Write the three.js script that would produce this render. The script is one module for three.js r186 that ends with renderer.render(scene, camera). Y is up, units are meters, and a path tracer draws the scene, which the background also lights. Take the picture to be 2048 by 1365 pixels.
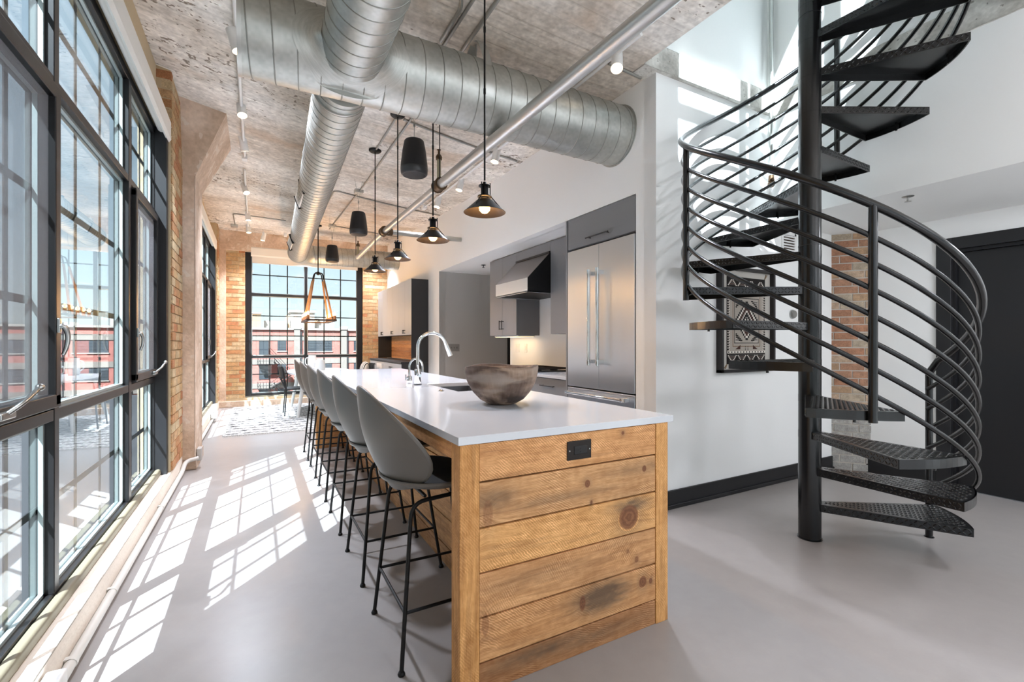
import * as THREE from 'three';
import { RoundedBoxGeometry } from 'three/addons/geometries/RoundedBoxGeometry.js';
import { mergeGeometries } from 'three/addons/utils/BufferGeometryUtils.js';
import { RectAreaLightUniformsLib } from 'three/addons/lights/RectAreaLightUniformsLib.js';

// ---------------------------------------------------------------- camera, sky, sun, exposure
const scene = new THREE.Scene();
const camera = new THREE.PerspectiveCamera(2 * Math.atan(682.5 / 926.03) * 180 / Math.PI, 2048 / 1365, 0.05, 600);
camera.position.set(0, 1.24, 0);
camera.rotation.y = -0.5038;
camera.setViewOffset(2048, 1365, 0, -4.9, 2048, 1365);
const renderer = new THREE.WebGLRenderer({ antialias: true });
renderer.toneMapping = THREE.LinearToneMapping;
renderer.toneMappingExposure = 2.5;
renderer.shadowMap.enabled = true;
RectAreaLightUniformsLib.init();
const SUNDIR = new THREE.Vector3(-0.48, 1, 0.594).normalize();
// clear pale-blue sky: bands of air from horizon to zenith, brighter round the sun
{
  const W = 512, H = 256, d = new Float32Array(W * H * 4), lo = [0.86, 0.9, 0.94], mid = [0.56, 0.70, 0.88], hi = [0.36, 0.5, 0.76];
  for (let y = 0; y < H; y++) for (let x = 0; x < W; x++) {
    const up = ((y + 0.5) / H - 0.5) * Math.PI, az = ((x + 0.5) / W - 0.5) * 2 * Math.PI, v = new THREE.Vector3(Math.cos(az) * Math.cos(up), Math.sin(up), Math.sin(az) * Math.cos(up));
    const e = Math.max(0, up) * 180 / Math.PI, t1 = Math.min(1, e / 16), t2 = Math.min(1, Math.max(0, (e - 16) / 60)), ang = Math.acos(Math.min(1, v.dot(SUNDIR))) * 180 / Math.PI, g = 0.9 * Math.exp(-((ang / 24) ** 2));
    for (let k = 0; k < 3; k++) { const base = t1 < 1 ? lo[k] + (mid[k] - lo[k]) * t1 * (2 - t1) : mid[k] + (hi[k] - mid[k]) * t2; d[(y * W + x) * 4 + k] = base + g * [1, 0.97, 0.9][k]; }
    d[(y * W + x) * 4 + 3] = 1;
  }
  const t = new THREE.DataTexture(d, W, H, THREE.RGBAFormat, THREE.FloatType);
  t.mapping = THREE.EquirectangularReflectionMapping; t.magFilter = THREE.LinearFilter; t.minFilter = THREE.LinearFilter; t.needsUpdate = true;
  scene.background = t; scene.environment = t;
}
scene.backgroundIntensity = scene.environmentIntensity = 0.6;
const sun = new THREE.DirectionalLight(new THREE.Color().setRGB(0.93, 0.98, 1.12), 16);
sun.position.copy(SUNDIR).multiplyScalar(60);
sun.castShadow = true; sun.shadow.radius = 0.7;
sun.shadow.mapSize.set(4096, 4096);
Object.assign(sun.shadow.camera, { left: -16, right: 16, top: 16, bottom: -16, near: 1, far: 160 });
scene.add(sun, sun.target);

// ---------------------------------------------------------------- helpers
let seed = 7;
const rnd = () => { seed = (seed * 1664525 + 1013904223) % 4294967296; return seed / 4294967296; };
const used = {};
function numbered(name) {
  const n = used[name] = (used[name] ?? -1) + 1;
  return n ? name + '_' + String(n).padStart(3, '0') : name;
}
function tag(o, label, category, group) {
  o.userData.label = label; o.userData.category = category;
  if (group) o.userData.group = group;
  return o;
}
function thing(name, label, category, pos = [0, 0, 0], turn = 0, group) {
  const o = new THREE.Group();
  o.name = numbered(name); o.position.set(...pos); o.rotation.y = turn;
  scene.add(o);
  return tag(o, label, category, group);
}
function part(name, geo, mat, parent) {
  const m = new THREE.Mesh(Array.isArray(geo) ? merge(geo) : geo, mat);
  m.name = name; m.castShadow = m.receiveShadow = true;
  parent.add(m);
  return m;
}
function solo(name, label, category, geo, mat, group) {
  const m = part(numbered(name), geo, mat, scene);
  return tag(m, label, category, group);
}
function struct(name, geo, mat, parent = scene) {
  const m = part(name, geo, mat, parent);
  if (parent === scene) m.userData.kind = 'structure';
  return m;
}
function structGroup(name) { const g = new THREE.Group(); g.name = name; g.userData.kind = 'structure'; scene.add(g); return g; }
function dup(root, pos, turn, label) {
  const r = root.clone(); r.name = numbered(root.name.replace(/_\d{3}$/, '')); r.position.set(...pos); r.rotation.y = turn;
  r.userData = { ...root.userData, label };
  scene.add(r);
  return r;
}
function flat(g) {
  g = g.index ? g.toNonIndexed() : g;
  for (const k of Object.keys(g.attributes)) if (!['position', 'normal', 'uv'].includes(k)) g.deleteAttribute(k);
  if (!g.attributes.uv) g.setAttribute('uv', new THREE.BufferAttribute(new Float32Array(g.attributes.position.count * 2), 2));
  g.clearGroups();
  return g;
}
const merge = (gs) => mergeGeometries(gs.flat(9).map(flat), false);
// texture coordinates in metres, laid on the faces as they point
function metric(g, ou = 0, ov = 0, swap = false) {
  const p = g.attributes.position, n = g.attributes.normal, uv = new Float32Array(p.count * 2);
  for (let i = 0; i < p.count; i++) {
    const ax = Math.abs(n.getX(i)), ay = Math.abs(n.getY(i)), az = Math.abs(n.getZ(i));
    let u, v;
    if (ay >= ax && ay >= az) { u = p.getX(i); v = p.getZ(i); } else if (ax >= az) { u = p.getZ(i); v = p.getY(i); } else { u = p.getX(i); v = p.getY(i); }
    if (swap) [u, v] = [v, u];
    uv[2 * i] = u + ou; uv[2 * i + 1] = v + ov;
  }
  g.setAttribute('uv', new THREE.BufferAttribute(uv, 2));
  return g;
}
function bx(x0, x1, y0, y1, z0, z1, bevel = 0) {
  const w = Math.abs(x1 - x0), h = Math.abs(y1 - y0), d = Math.abs(z1 - z0);
  const g = bevel ? new RoundedBoxGeometry(w, h, d, 1, Math.min(bevel, w / 2.01, h / 2.01, d / 2.01)) : new THREE.BoxGeometry(w, h, d);
  g.translate((x0 + x1) / 2, (y0 + y1) / 2, (z0 + z1) / 2);
  return metric(g);
}
const V = (x, y, z) => new THREE.Vector3(x, y, z);
// polyline with rounded corners
function fillet(pts, rad, n = 5) {
  const P = pts.map((p) => Array.isArray(p) ? V(...p) : p), out = [P[0].clone()];
  for (let i = 1; i < P.length - 1; i++) {
    const a = P[i - 1].clone().sub(P[i]), b = P[i + 1].clone().sub(P[i]), r = Math.min(rad, a.length() * 0.48, b.length() * 0.48);
    const s = P[i].clone().addScaledVector(a.normalize(), r), e = P[i].clone().addScaledVector(b.normalize(), r);
    for (let k = 0; k <= n; k++) { const t = k / n; out.push(V(0, 0, 0).addScaledVector(s, (1 - t) ** 2).addScaledVector(P[i], 2 * t * (1 - t)).addScaledVector(e, t * t)); }
  }
  out.push(P[P.length - 1].clone());
  return out;
}
// tube along points; r a number or a function of 0..1
function sweep(pts, r, rs = 8, caps = true) {
  const P = pts.map((p) => Array.isArray(p) ? V(...p) : p), n = P.length, pos = [], nor = [], uv = [], idx = [];
  let T = P[1].clone().sub(P[0]).normalize(), N = Math.abs(T.y) < 0.9 ? V(0, 1, 0) : V(1, 0, 0), len = 0;
  N.sub(T.clone().multiplyScalar(N.dot(T))).normalize();
  for (let i = 0; i < n; i++) {
    const a = P[Math.max(0, i - 1)], b = P[Math.min(n - 1, i + 1)];
    T = b.clone().sub(a).normalize();
    N.sub(T.clone().multiplyScalar(N.dot(T))).normalize();
    const B = T.clone().cross(N), R = typeof r === 'function' ? r(i / (n - 1)) : r;
    if (i) len += P[i].distanceTo(P[i - 1]);
    for (let k = 0; k <= rs; k++) {
      const t = k / rs * Math.PI * 2, d = N.clone().multiplyScalar(Math.cos(t)).addScaledVector(B, Math.sin(t));
      pos.push(P[i].x + d.x * R, P[i].y + d.y * R, P[i].z + d.z * R); nor.push(d.x, d.y, d.z); uv.push(k / rs * Math.PI * 2 * R, len);
    }
  }
  for (let i = 0; i < n - 1; i++) for (let k = 0; k < rs; k++) { const a = i * (rs + 1) + k, b = a + rs + 1; idx.push(a, a + 1, b, b, a + 1, b + 1); }
  if (caps) for (const e of [0, n - 1]) {
    const s = pos.length / 3, d = (e ? P[n - 1].clone().sub(P[n - 2]) : P[0].clone().sub(P[1])).normalize();
    pos.push(P[e].x, P[e].y, P[e].z); nor.push(d.x, d.y, d.z); uv.push(0, 0);
    for (let k = 0; k <= rs; k++) { const q = (e * (rs + 1) + k) * 3; pos.push(pos[q], pos[q + 1], pos[q + 2]); nor.push(d.x, d.y, d.z); uv.push(0, 0); }
    for (let k = 1; k <= rs; k++) e ? idx.push(s, s + k, s + k + 1) : idx.push(s, s + k + 1, s + k);
  }
  const g = new THREE.BufferGeometry();
  g.setAttribute('position', new THREE.Float32BufferAttribute(pos, 3)); g.setAttribute('normal', new THREE.Float32BufferAttribute(nor, 3)); g.setAttribute('uv', new THREE.Float32BufferAttribute(uv, 2)); g.setIndex(idx);
  return g;
}
const rod = (a, b, r, rs = 8) => sweep([a, b], r, rs);
function lathe(profile, seg = 32) { return new THREE.LatheGeometry(profile.map(([r, y]) => new THREE.Vector2(Math.max(r, 1e-5), y)), seg); }
const at = (g, x, y, z) => g.translate(x, y, z);
// surface from a function of (i, j), closed or open
function grid(nu, nv, f) {
  const pos = [], uv = [], idx = [];
  for (let j = 0; j <= nv; j++) for (let i = 0; i <= nu; i++) { const p = f(i / nu, j / nv); pos.push(p[0], p[1], p[2]); uv.push(p[3] ?? i / nu, p[4] ?? j / nv); }
  for (let j = 0; j < nv; j++) for (let i = 0; i < nu; i++) { const a = j * (nu + 1) + i, b = a + nu + 1; idx.push(a, a + 1, b, b, a + 1, b + 1); }
  const g = new THREE.BufferGeometry();
  g.setAttribute('position', new THREE.Float32BufferAttribute(pos, 3)); g.setAttribute('uv', new THREE.Float32BufferAttribute(uv, 2)); g.setIndex(idx); g.computeVertexNormals();
  return g;
}

// ---------------------------------------------------------------- noise and textures
const PERM = new Uint16Array(65536); for (let i = 0; i < 65536; i++) PERM[i] = Math.floor(rnd() * 65536);
const hash = (x, y) => PERM[(PERM[x & 65535] + y) & 65535] / 65535;
function vn(x, y, px = 0, py = 0) {
  let xi = Math.floor(x), yi = Math.floor(y); const fx = x - xi, fy = y - yi, u = fx * fx * (3 - 2 * fx), v = fy * fy * (3 - 2 * fy);
  let x1 = xi + 1, y1 = yi + 1;
  if (px) { xi = ((xi % px) + px) % px; x1 = ((x1 % px) + px) % px; }
  if (py) { yi = ((yi % py) + py) % py; y1 = ((y1 % py) + py) % py; }
  const a = hash(xi, yi), b = hash(x1, yi), c = hash(xi, y1), d = hash(x1, y1);
  return a + (b - a) * u + (c - a) * v + (a - b - c + d) * u * v;
}
function fbm(x, y, o = 4, px = 0, py = 0) { let s = 0, a = 0.5, t = 0; for (let i = 0; i < o; i++) { s += a * vn(x + i * 17 * (px ? px : 1.37), y + i * 31 * (py ? py : 1.91), px, py); t += a; a *= 0.5; x *= 2; y *= 2; px *= 2; py *= 2; } return s / t; }
function tex(w, h, f, srgb = true, repU = 1, repV = 1) {
  const d = new Uint8Array(w * h * 4);
  for (let y = 0; y < h; y++) for (let x = 0; x < w; x++) { const c = f(x / w, y / h), i = (y * w + x) * 4; if (typeof c === 'number') d[i] = d[i + 1] = d[i + 2] = Math.max(0, Math.min(255, c)); else for (let k = 0; k < 3; k++) d[i + k] = Math.max(0, Math.min(255, c[k])); d[i + 3] = 255; }
  const t = new THREE.DataTexture(d, w, h, THREE.RGBAFormat);
  t.wrapS = t.wrapT = THREE.RepeatWrapping; t.magFilter = THREE.LinearFilter; t.minFilter = THREE.LinearMipmapLinearFilter; t.repeat.set(repU, repV);
  if (srgb) t.colorSpace = THREE.SRGBColorSpace;
  t.needsUpdate = true;
  return t;
}
const clamp = THREE.MathUtils.clamp, lerp = THREE.MathUtils.lerp, sstep = THREE.MathUtils.smoothstep;
const mixc = (a, b, t) => [lerp(a[0], b[0], t), lerp(a[1], b[1], t), lerp(a[2], b[2], t)];
const std = (color, roughness = 0.6, metalness = 0, more = {}) => new THREE.MeshStandardMaterial({ color, roughness, metalness, ...more });
const phys = (o) => new THREE.MeshPhysicalMaterial(o);

// board-formed concrete, 3 m x 3 m
const boardsN = 20;
const ceilF = (u, v) => {
  const b = Math.floor(v * boardsN), e = v * boardsN - b, tone = hash(b, 91) - 0.5;
  const grain = fbm(u * 9, v * 150, 3, 9, 150) - 0.5, patch = fbm(u * 4, v * 6, 5, 4, 6), fine = fbm(u * 60, v * 60, 3, 60, 60) - 0.5;
  let c = mixc([206, 195, 182], [234, 229, 222], sstep(patch, 0.3, 0.68));
  const gr = fbm(u * 140, v * 140, 2, 140, 140) - 0.5, k = 13 * tone + 30 * grain + 40 * fine + 34 * gr;
  c = c.map((x) => x + k);
  if (e < 0.03 || e > 0.98) c = c.map((x) => x - 11);
  const pit = fbm(u * 90, v * 130, 3, 90, 130) * 0.62 + fbm(u * 4, v * 4, 3, 4, 4) * 0.38;
  if (pit > 0.665) c = mixc(c, [112, 98, 84], clamp((pit - 0.665) * 22, 0, 0.75));
  const rust = fbm(u * 5 + 3, v * 7 + 9, 4, 5, 7);
  return mixc(c, [190, 160, 132], sstep(rust, 0.6, 0.8) * 0.45);
};
const T_ceil = tex(1024, 1024, ceilF, true, 1 / 3, 1 / 3);
const T_ceilB = tex(512, 512, (u, v) => { const b = Math.floor(v * boardsN), e = v * boardsN - b; return 130 + 60 * (hash(b, 91) - 0.5) + 90 * (fbm(u * 9, v * 150, 3, 9, 150) - 0.5) + 70 * (fbm(u * 60, v * 60, 3, 60, 60) - 0.5) - (e < 0.06 ? 50 : 0); }, false, 1 / 3, 1 / 3);
const T_conc = tex(512, 512, (u, v) => { const p = fbm(u * 5, v * 5, 5, 5, 5), f = fbm(u * 50, v * 50, 3, 50, 50) - 0.5; let c = mixc([196, 172, 150], [222, 202, 184], sstep(p, 0.3, 0.7)).map((x) => x + 30 * f); const q = fbm(u * 18, v * 18, 3, 18, 18); return q > 0.7 ? mixc(c, [226, 216, 204], 0.6) : c; }, true, 0.7, 0.7);
const T_slab = tex(512, 512, (u, v) => { const p = fbm(u * 6, v * 6, 5, 6, 6), f = fbm(u * 60, v * 60, 3, 60, 60) - 0.5; let c = mixc([176, 172, 164], [214, 211, 204], sstep(p, 0.3, 0.7)).map((x) => x + 36 * f); const q = fbm(u * 60 + 5, v * 60, 2, 60, 60); return q > 0.82 ? mixc(c, [110, 104, 96], 0.6) : c; }, true, 1, 1);
const T_rough = tex(512, 512, (u, v) => 128 + 120 * (fbm(u * 24, v * 24, 4, 24, 24) - 0.5), false, 2, 2);
const T_floor = tex(512, 512, (u, v) => { const p = fbm(u * 4, v * 4, 5, 4, 4) - 0.5, f = fbm(u * 40, v * 40, 3, 40, 40) - 0.5; return [158 + 10 * p + 5 * f, 153 + 10 * p + 5 * f, 150 + 10 * p + 5 * f]; }, true, 0.5, 0.5);
const T_wallB = tex(256, 256, (u, v) => 128 + 60 * (fbm(u * 48, v * 48, 3, 48, 48) - 0.5), false, 2, 2);
const T_brick = tex(256, 256, (u, v) => { const p = fbm(u * 8, v * 8, 4, 8, 8), f = fbm(u * 50, v * 50, 2, 50, 50); let k = 205 + 70 * (p - 0.5) + 60 * (f - 0.5); return [k, k, k]; }, true, 4, 4);
const T_galv = tex(512, 512, (u, v) => { const a = fbm(u * 7, v * 7, 4, 7, 7), b = vn(u * 40, v * 40, 40, 40); const k = 186 + 26 * (a - 0.5) + 16 * (b - 0.5); return [k, k + 2, k - 3]; }, true, 1.5, 1.5);
const T_galvR = tex(512, 512, (u, v) => 118 + 60 * (fbm(u * 8, v * 8, 4, 8, 8) - 0.5) + 22 * (vn(u * 40, v * 40, 40, 40) - 0.5), false, 1.5, 1.5);
const T_brush = tex(512, 512, (u, v) => 88 + 12 * (fbm(u * 180, v * 4, 3, 180, 4) - 0.5) + 14 * (fbm(u * 3, v * 3, 3, 3, 3) - 0.5), false, 1, 1);
const M = {
  ceil: std(0xffffff, 0.92, 0, { map: T_ceil, bumpMap: T_ceilB, bumpScale: 0.012 }),
  conc: std(0xffffff, 0.9, 0, { map: T_conc, bumpMap: T_rough, bumpScale: 0.006 }),
  slab: std(0xffffff, 0.9, 0, { map: T_slab, bumpMap: T_rough, bumpScale: 0.005 }),
  floor: phys({ color: 0xffffff, map: T_floor, roughness: 0.3, specularIntensity: 0.7, bumpMap: T_wallB, bumpScale: 0.0004 }),
  wall: std(0xf3f3f1, 0.75, 0, { bumpMap: T_wallB, bumpScale: 0.0008 }),
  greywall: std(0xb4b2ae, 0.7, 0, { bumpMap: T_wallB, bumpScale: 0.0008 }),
  ledge: std(0xe4d9cc, 0.85, 0, { bumpMap: T_rough, bumpScale: 0.005 }),
  white: std(0xececea, 0.5),
  blind: std(0xe9e6df, 0.7),
  black: std(0x17171a, 0.45),
  blackpaint: std(0x1b1b1d, 0.42),
  frame: std(0x1d1c1d, 0.38, 0.25),
  cabGrey: std(0x7d7e81, 0.5),
  cabLight: std(0xa9acaf, 0.45),
  cabDark: std(0x2c2d2f, 0.55),
  cabMid: std(0x77777a, 0.5),
  counter: phys({ color: 0xcdd0d5, roughness: 0.14, clearcoat: 0.4, clearcoatRoughness: 0.08 }),
  steel: phys({ color: 0xdcdfe3, metalness: 1, roughness: 1, roughnessMap: T_brush, anisotropy: 0.4 }),
  chrome: std(0xe6e7e8, 0.06, 1),
  satin: std(0xb8b8b6, 0.28, 1),
  galv: std(0xffffff, 1, 0.92, { map: T_galv, roughnessMap: T_galvR }),
  galvPlain: std(0xbfc0bc, 0.38, 0.9),
  seam: std(0x9c9c96, 0.5, 0.85),
  pipe: std(0xc6c6c3, 0.34, 0.75),
  conduit: std(0xaaa9a4, 0.42, 0.8),
  bronze: std(0x5a4632, 0.5, 0.7),
  stair: phys({ color: 0x0b0b0c, roughness: 0.24, metalness: 0.1, clearcoat: 0.3, clearcoatRoughness: 0.25 }),
  plate: phys({ color: 0x0d0d0e, roughness: 0.3, metalness: 0.2, clearcoat: 0.3, clearcoatRoughness: 0.2 }),
  stoolShell: std(0x676460, 0.4),
  stoolBlack: std(0x121213, 0.85),
  leg: std(0x101011, 0.5, 0.3),
  glass: phys({ color: 0xf2f8f6, roughness: 0.0, transmission: 1, thickness: 0, ior: 1.5 }),
  screen: std(0x929296, 0.9, 0, { transparent: true, opacity: 0.4 }),
  spacer: std(0xaab5b4, 0.35, 0.5),
  mortar: std(0xc2b091, 0.95, 0, { bumpMap: T_rough, bumpScale: 0.004 }),
  mortarGrey: std(0xc9c2b8, 0.95, 0, { bumpMap: T_rough, bumpScale: 0.004 }),
  nearblack: std(0x0d0d0e, 0.6),
  pendant: std(0x141313, 0.35, 0.6),
  pendantIn: std(0x17120e, 0.5, 0.4),
  rope: std(0x8f6b4a, 0.95),
  vase: std(0xdfe3e3, 0.35),
  tableTop: phys({ color: 0xe6e9ec, roughness: 0.2 }),
  tableLeg: std(0xc9cac8, 0.5),
};
const brickMats = [0xe4bf8c, 0xdfb07c, 0xe8ca9e, 0xdba270, 0xe3b98a, 0xecd2a8, 0xd79668].map((c) => std(c, 0.92, 0, { map: T_brick, bumpMap: T_rough, bumpScale: 0.004 }));
const brickHall = [0xd6b08c, 0xcf9d7e, 0xdebfa2, 0xcb9474, 0xdac6ac].map((c) => std(c, 0.92, 0, { map: T_brick, bumpMap: T_rough, bumpScale: 0.004 }));
const paintedBrick = std(0xc9c5be, 0.92, 0, { map: T_brick, bumpMap: T_rough, bumpScale: 0.005 });
// running-bond bricks as children; f(s, y, length, height) returns a geometry placed on the wall
function bricks(parent, s0, s1, y0, y1, mats, f, pitch = 0.079, lenB = 0.215, matFor, together) {
  const j = 0.011;
  let row = 0;
  for (let y = y0; y + 0.02 < y1; y += pitch, row++) {
    const h = Math.min(pitch - j, y1 - y);
    for (let s = s0 - (row % 2 ? lenB / 2 : 0) - (row % 6 === 5 ? lenB / 4 : 0); s < s1; s += lenB) {
      const a = Math.max(s, s0), b = Math.min(s + lenB - j, s1);
      if (b - a < 0.03) continue;
      if (together) { together.push(f(a, y, b - a, h)); continue; }
      part('brick', f(a, y, b - a, h), matFor ? matFor(y, a) : mats[Math.floor(rnd() * mats.length)], parent);
    }
  }
}

// ---------------------------------------------------------------- the room shell
const XR = 2.577, ZA = -2.476, ZF = -10.5, XH = 3.95, XD = 5.17, ZB = 3.6;
const ceilY = (x, z) => {
  const t = clamp((-z - 5.5) / 5, 0, 1), q = clamp((XR - x) / 3.2, 0, 1.1);
  return lerp(3.25 + 0.3 * q * q, 3.43, t * t * (3 - 2 * t));
};
struct('floor', bx(-0.86, XD + 0.4, -0.25, 0, ZF - 0.3, ZB + 0.3), M.floor);
{
  const slabGeo = (x0, x1, z0, z1, nx, nz) => {
    const f = (dy, flip) => grid(nx, nz, (i, j) => { const x = lerp(x0, x1, flip ? 1 - i : i), z = lerp(z0, z1, j); return [x, ceilY(x, z) + dy, z, x, z]; });
    const side = (pts) => grid(pts.length - 1, 1, (i, j) => { const [x, z] = pts[Math.round(i * (pts.length - 1))]; return [x, ceilY(x, z) + 0.19 * j, z, x + z, j * 0.19]; });
    const xs = (n, z) => Array.from({ length: n + 1 }, (_, i) => [lerp(x0, x1, i / n), z]), zs = (n, x) => Array.from({ length: n + 1 }, (_, i) => [x, lerp(z0, z1, i / n)]);
    return [f(0, false), f(0.19, true), side(xs(nx, z0)), side(xs(nx, z1)), side(zs(nz, x0)), side(zs(nz, x1))];
  };
  struct('ceiling', [...slabGeo(-0.86, 2.435, ZF - 0.3, ZB + 0.3, 20, 60), ...slabGeo(2.435, 2.75, ZF - 0.3, ZA - 0.02, 3, 40), ...slabGeo(2.435, XH + 0.1, -0.9, ZB + 0.3, 6, 10)], M.ceil);
}
// left wall with three big windows
const WL = [[-9.98, -6.85], [-4.83, -1.70], [0.32, 3.45]];
{
  const w = structGroup('wall_left');
  const piers = [[ZF - 0.3, -9.98], [-6.85, -4.83], [-1.70, 0.32], [3.45, ZB + 0.3]];
  part('wall_body', [bx(-0.86, -0.738, 3.03, 3.8, ZF - 0.3, ZB + 0.3), ...piers.map(([a, b]) => bx(-0.86, -0.64, 0, 3.8, a, b))], M.mortar, w);
  part('sill_ledge', [bx(-0.86, -0.632, 0, 0.15, ZF, ZB, 0.008)], M.ledge, w);
  const lay = (z0, z1, rest) => bricks(w, z0, z1, 0.16, 3.5, brickMats, (s, y, l, h) => bx(-0.66, -0.63 + rnd() * 0.004, y, y + h, s, s + l), 0.079, 0.215, null, rest);
  lay(-5.45, -4.84); lay(ZF, -9.99);
  const rest = []; lay(-6.84, -6.1, rest); lay(-1.69, 0.31, rest); lay(3.46, ZB, rest);
  part('hidden_bricks', rest, brickMats[0], w).userData.kind = 'stuff';
  for (let y = 3.0, k = 0; y < 3.5; y += 0.079, k++) part('brick', bx(-0.74 + (k % 2) * 0.04, -0.632, y, y + 0.068, -4.9, -4.826), brickMats[k % 7], w);
}
// far wall
{
  const w = structGroup('wall_far');
  part('wall_body', [bx(-0.7, -0.2, 0, 3.05, ZF - 0.3, ZF - 0.006), bx(2.04, XR + 0.3, 0, 3.05, ZF - 0.3, ZF - 0.006), bx(-0.2, 2.04, 0, 0.17, ZF - 0.3, ZF - 0.006)], M.mortar, w);
  part('beam', bx(-0.7, XR + 0.3, 3.05, 3.8, ZF - 0.3, ZF + 0.03, 0.01), M.conc, w);
  part('concrete_pier', bx(-0.66, -0.52, 0, 3.06, ZF - 0.05, ZF + 0.025, 0.008), M.conc, w);
  part('plinth', bx(-0.66, XR, 0, 0.12, ZF - 0.05, ZF + 0.05, 0.01), M.conc, w);
  const f = (s, y, l, h) => bx(s, s + l, y, y + h, ZF - 0.05, ZF + rnd() * 0.005);
  bricks(w, -0.52, -0.2, 0.17, 3.05, brickMats, f); bricks(w, 2.04, XR, 0.17, 3.05, brickMats, f);
}
// white kitchen wall with niche and passage
{
  const w = structGroup('wall_right');
  const T = XR + 0.11;
  part('wall_face', [bx(XR, T, 2.405, 3.6, -7.117, -2.682), bx(XR, T, 0, 3.6, ZF - 0.1, -7.117), bx(XR, T, 0, 3.6, -2.682, -2.477), bx(T, 2.75, 3.0, 3.6, ZF, -2.49)], M.wall, w);
  part('niche_back', [bx(3.25, 3.37, 0, 2.41, -5.95, -2.49)], M.wall, w);
  part('niche_ceiling', [bx(XR + 0.1, 4.6, 2.405, 2.5, -7.12, -2.49)], M.wall, w);
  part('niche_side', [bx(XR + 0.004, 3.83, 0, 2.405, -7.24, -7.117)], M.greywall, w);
  part('passage_end', [bx(4.5, 4.6, 0, 2.41, -7.3, -5.8), bx(3.37, 4.6, 0, 2.41, -5.95, -5.85)], M.wall, w);
  part('passage_door', [bx(3.83, 3.9, 0, 2.405, -7.2, -7.09, 0.004), bx(3.9, 4.5, 0, 2.405, -7.22, -7.14)], M.black, w);
}
// stair wall (upper and lower), slab edge, upper room
{
  const w = structGroup('wall_stair');
  part('wall_face', bx(XR + 0.0, 4.96, 0, 3.24, ZA - 0.12, ZA), M.wall, w);
  part('upper_face', bx(0.9, XH + 0.1, 3.43, 6.6, ZA - 0.14, ZA - 0.02), M.wall, w);
  part('slab_edge', bx(2.435, 3.905, 3.24, 3.43, ZA - 0.12, ZA + 0.03, 0.006), M.slab, w);
  const b = structGroup('baseboard_stair');
  part('board', bx(XR, 4.955, 0.03, 0.135, ZA, ZA + 0.016, 0.003), M.blackpaint, b);
  part('shoe_moulding', bx(XR, 4.965, 0, 0.032, ZA, ZA + 0.028, 0.006), M.blackpaint, b);
  part('return_board', bx(XR - 0.016, XR, 0.0, 0.135, -2.69, ZA + 0.016, 0.003), M.blackpaint, b);
  const h = structGroup('wall_hall');
  part('header', bx(XH, XH + 0.12, 2.31, 6.6, ZA - 0.1, ZB), M.wall, h);
  part('slab_edge', bx(XH - 0.012, XH + 0.02, 3.215, 3.40, ZA + 0.03, ZB, 0.004), M.slab, h);
  part('wall_face', [bx(XD, XD + 0.15, 0, 2.4, -2.6, -1.66), bx(XD, XD + 0.15, 2.13, 2.4, -1.66, -0.72), bx(XD, XD + 0.15, 0, 2.4, -0.72, ZB)], M.wall, h);
  part('hall_ceiling', bx(XH + 0.12, XD + 0.15, 2.31, 2.42, -2.6, ZB), M.wall, h);
  part('hall_end', bx(4.9, XD + 0.15, 0, 2.4, -2.75, -2.56), M.wall, h);
  part('baseboard', bx(XD - 0.016, XD, 0, 0.135, -2.3, -1.74, 0.003), M.blackpaint, h);
  // upper stair room: roof, side wall and the sunny glazed wall
  const u = structGroup('wall_upper');
  part('roof', bx(0.8, XH + 0.12, 6.55, 6.7, ZA - 0.14, -0.78), M.wall, u);
  part('side', bx(0.8, 0.92, 3.45, 6.6, ZA - 0.1, -0.8), M.wall, u);
  part('window_wall', [bx(0.9, 1.37, 3.4, 6.6, -0.9, -0.78), bx(3.8, XH + 0.1, 3.3, 6.6, -0.9, -0.78), bx(1.37, 3.8, 6.43, 6.6, -0.9, -0.78), bx(1.37, 3.8, 3.3, 4.72, -0.9, -0.78)], M.wall, u);
}
// diagonal brick pier beside the hall wall
{
  const g = structGroup('trim_1');
  g.position.set(4.951, 0, -2.503); g.rotation.y = Math.atan2(-(-2.279 + 2.503), 5.135 - 4.951) ;
  const L = Math.hypot(0.184, 0.224) + 0.06;
  part('pier_core', bx(0, L, 0, 2.31, -0.25, -0.005), M.mortarGrey, g);
  bricks(g, 0.0, L, 0.005, 2.31, brickHall, (s, y, l, h) => bx(s, s + l, y, y + h, -0.05, rnd() * 0.004), 0.075, 0.205, (y) => y < 0.32 + rnd() * 0.25 ? paintedBrick : brickHall[Math.floor(rnd() * 5)]);
}
// wall behind the camera with two windows, and its right part
{
  const w = structGroup('wall_back');
  part('wall_body', [bx(-0.86, XD + 0.15, 2.95, 3.8, ZB, ZB + 0.2), bx(-0.86, XD + 0.15, 0, 0.2, ZB, ZB + 0.2), bx(-0.86, -0.4, 0.2, 2.95, ZB, ZB + 0.2), bx(2.6, 2.9, 0.2, 2.95, ZB, ZB + 0.2), bx(4.9, XD + 0.15, 0.2, 2.95, ZB, ZB + 0.2)], M.wall, w);
}
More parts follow.
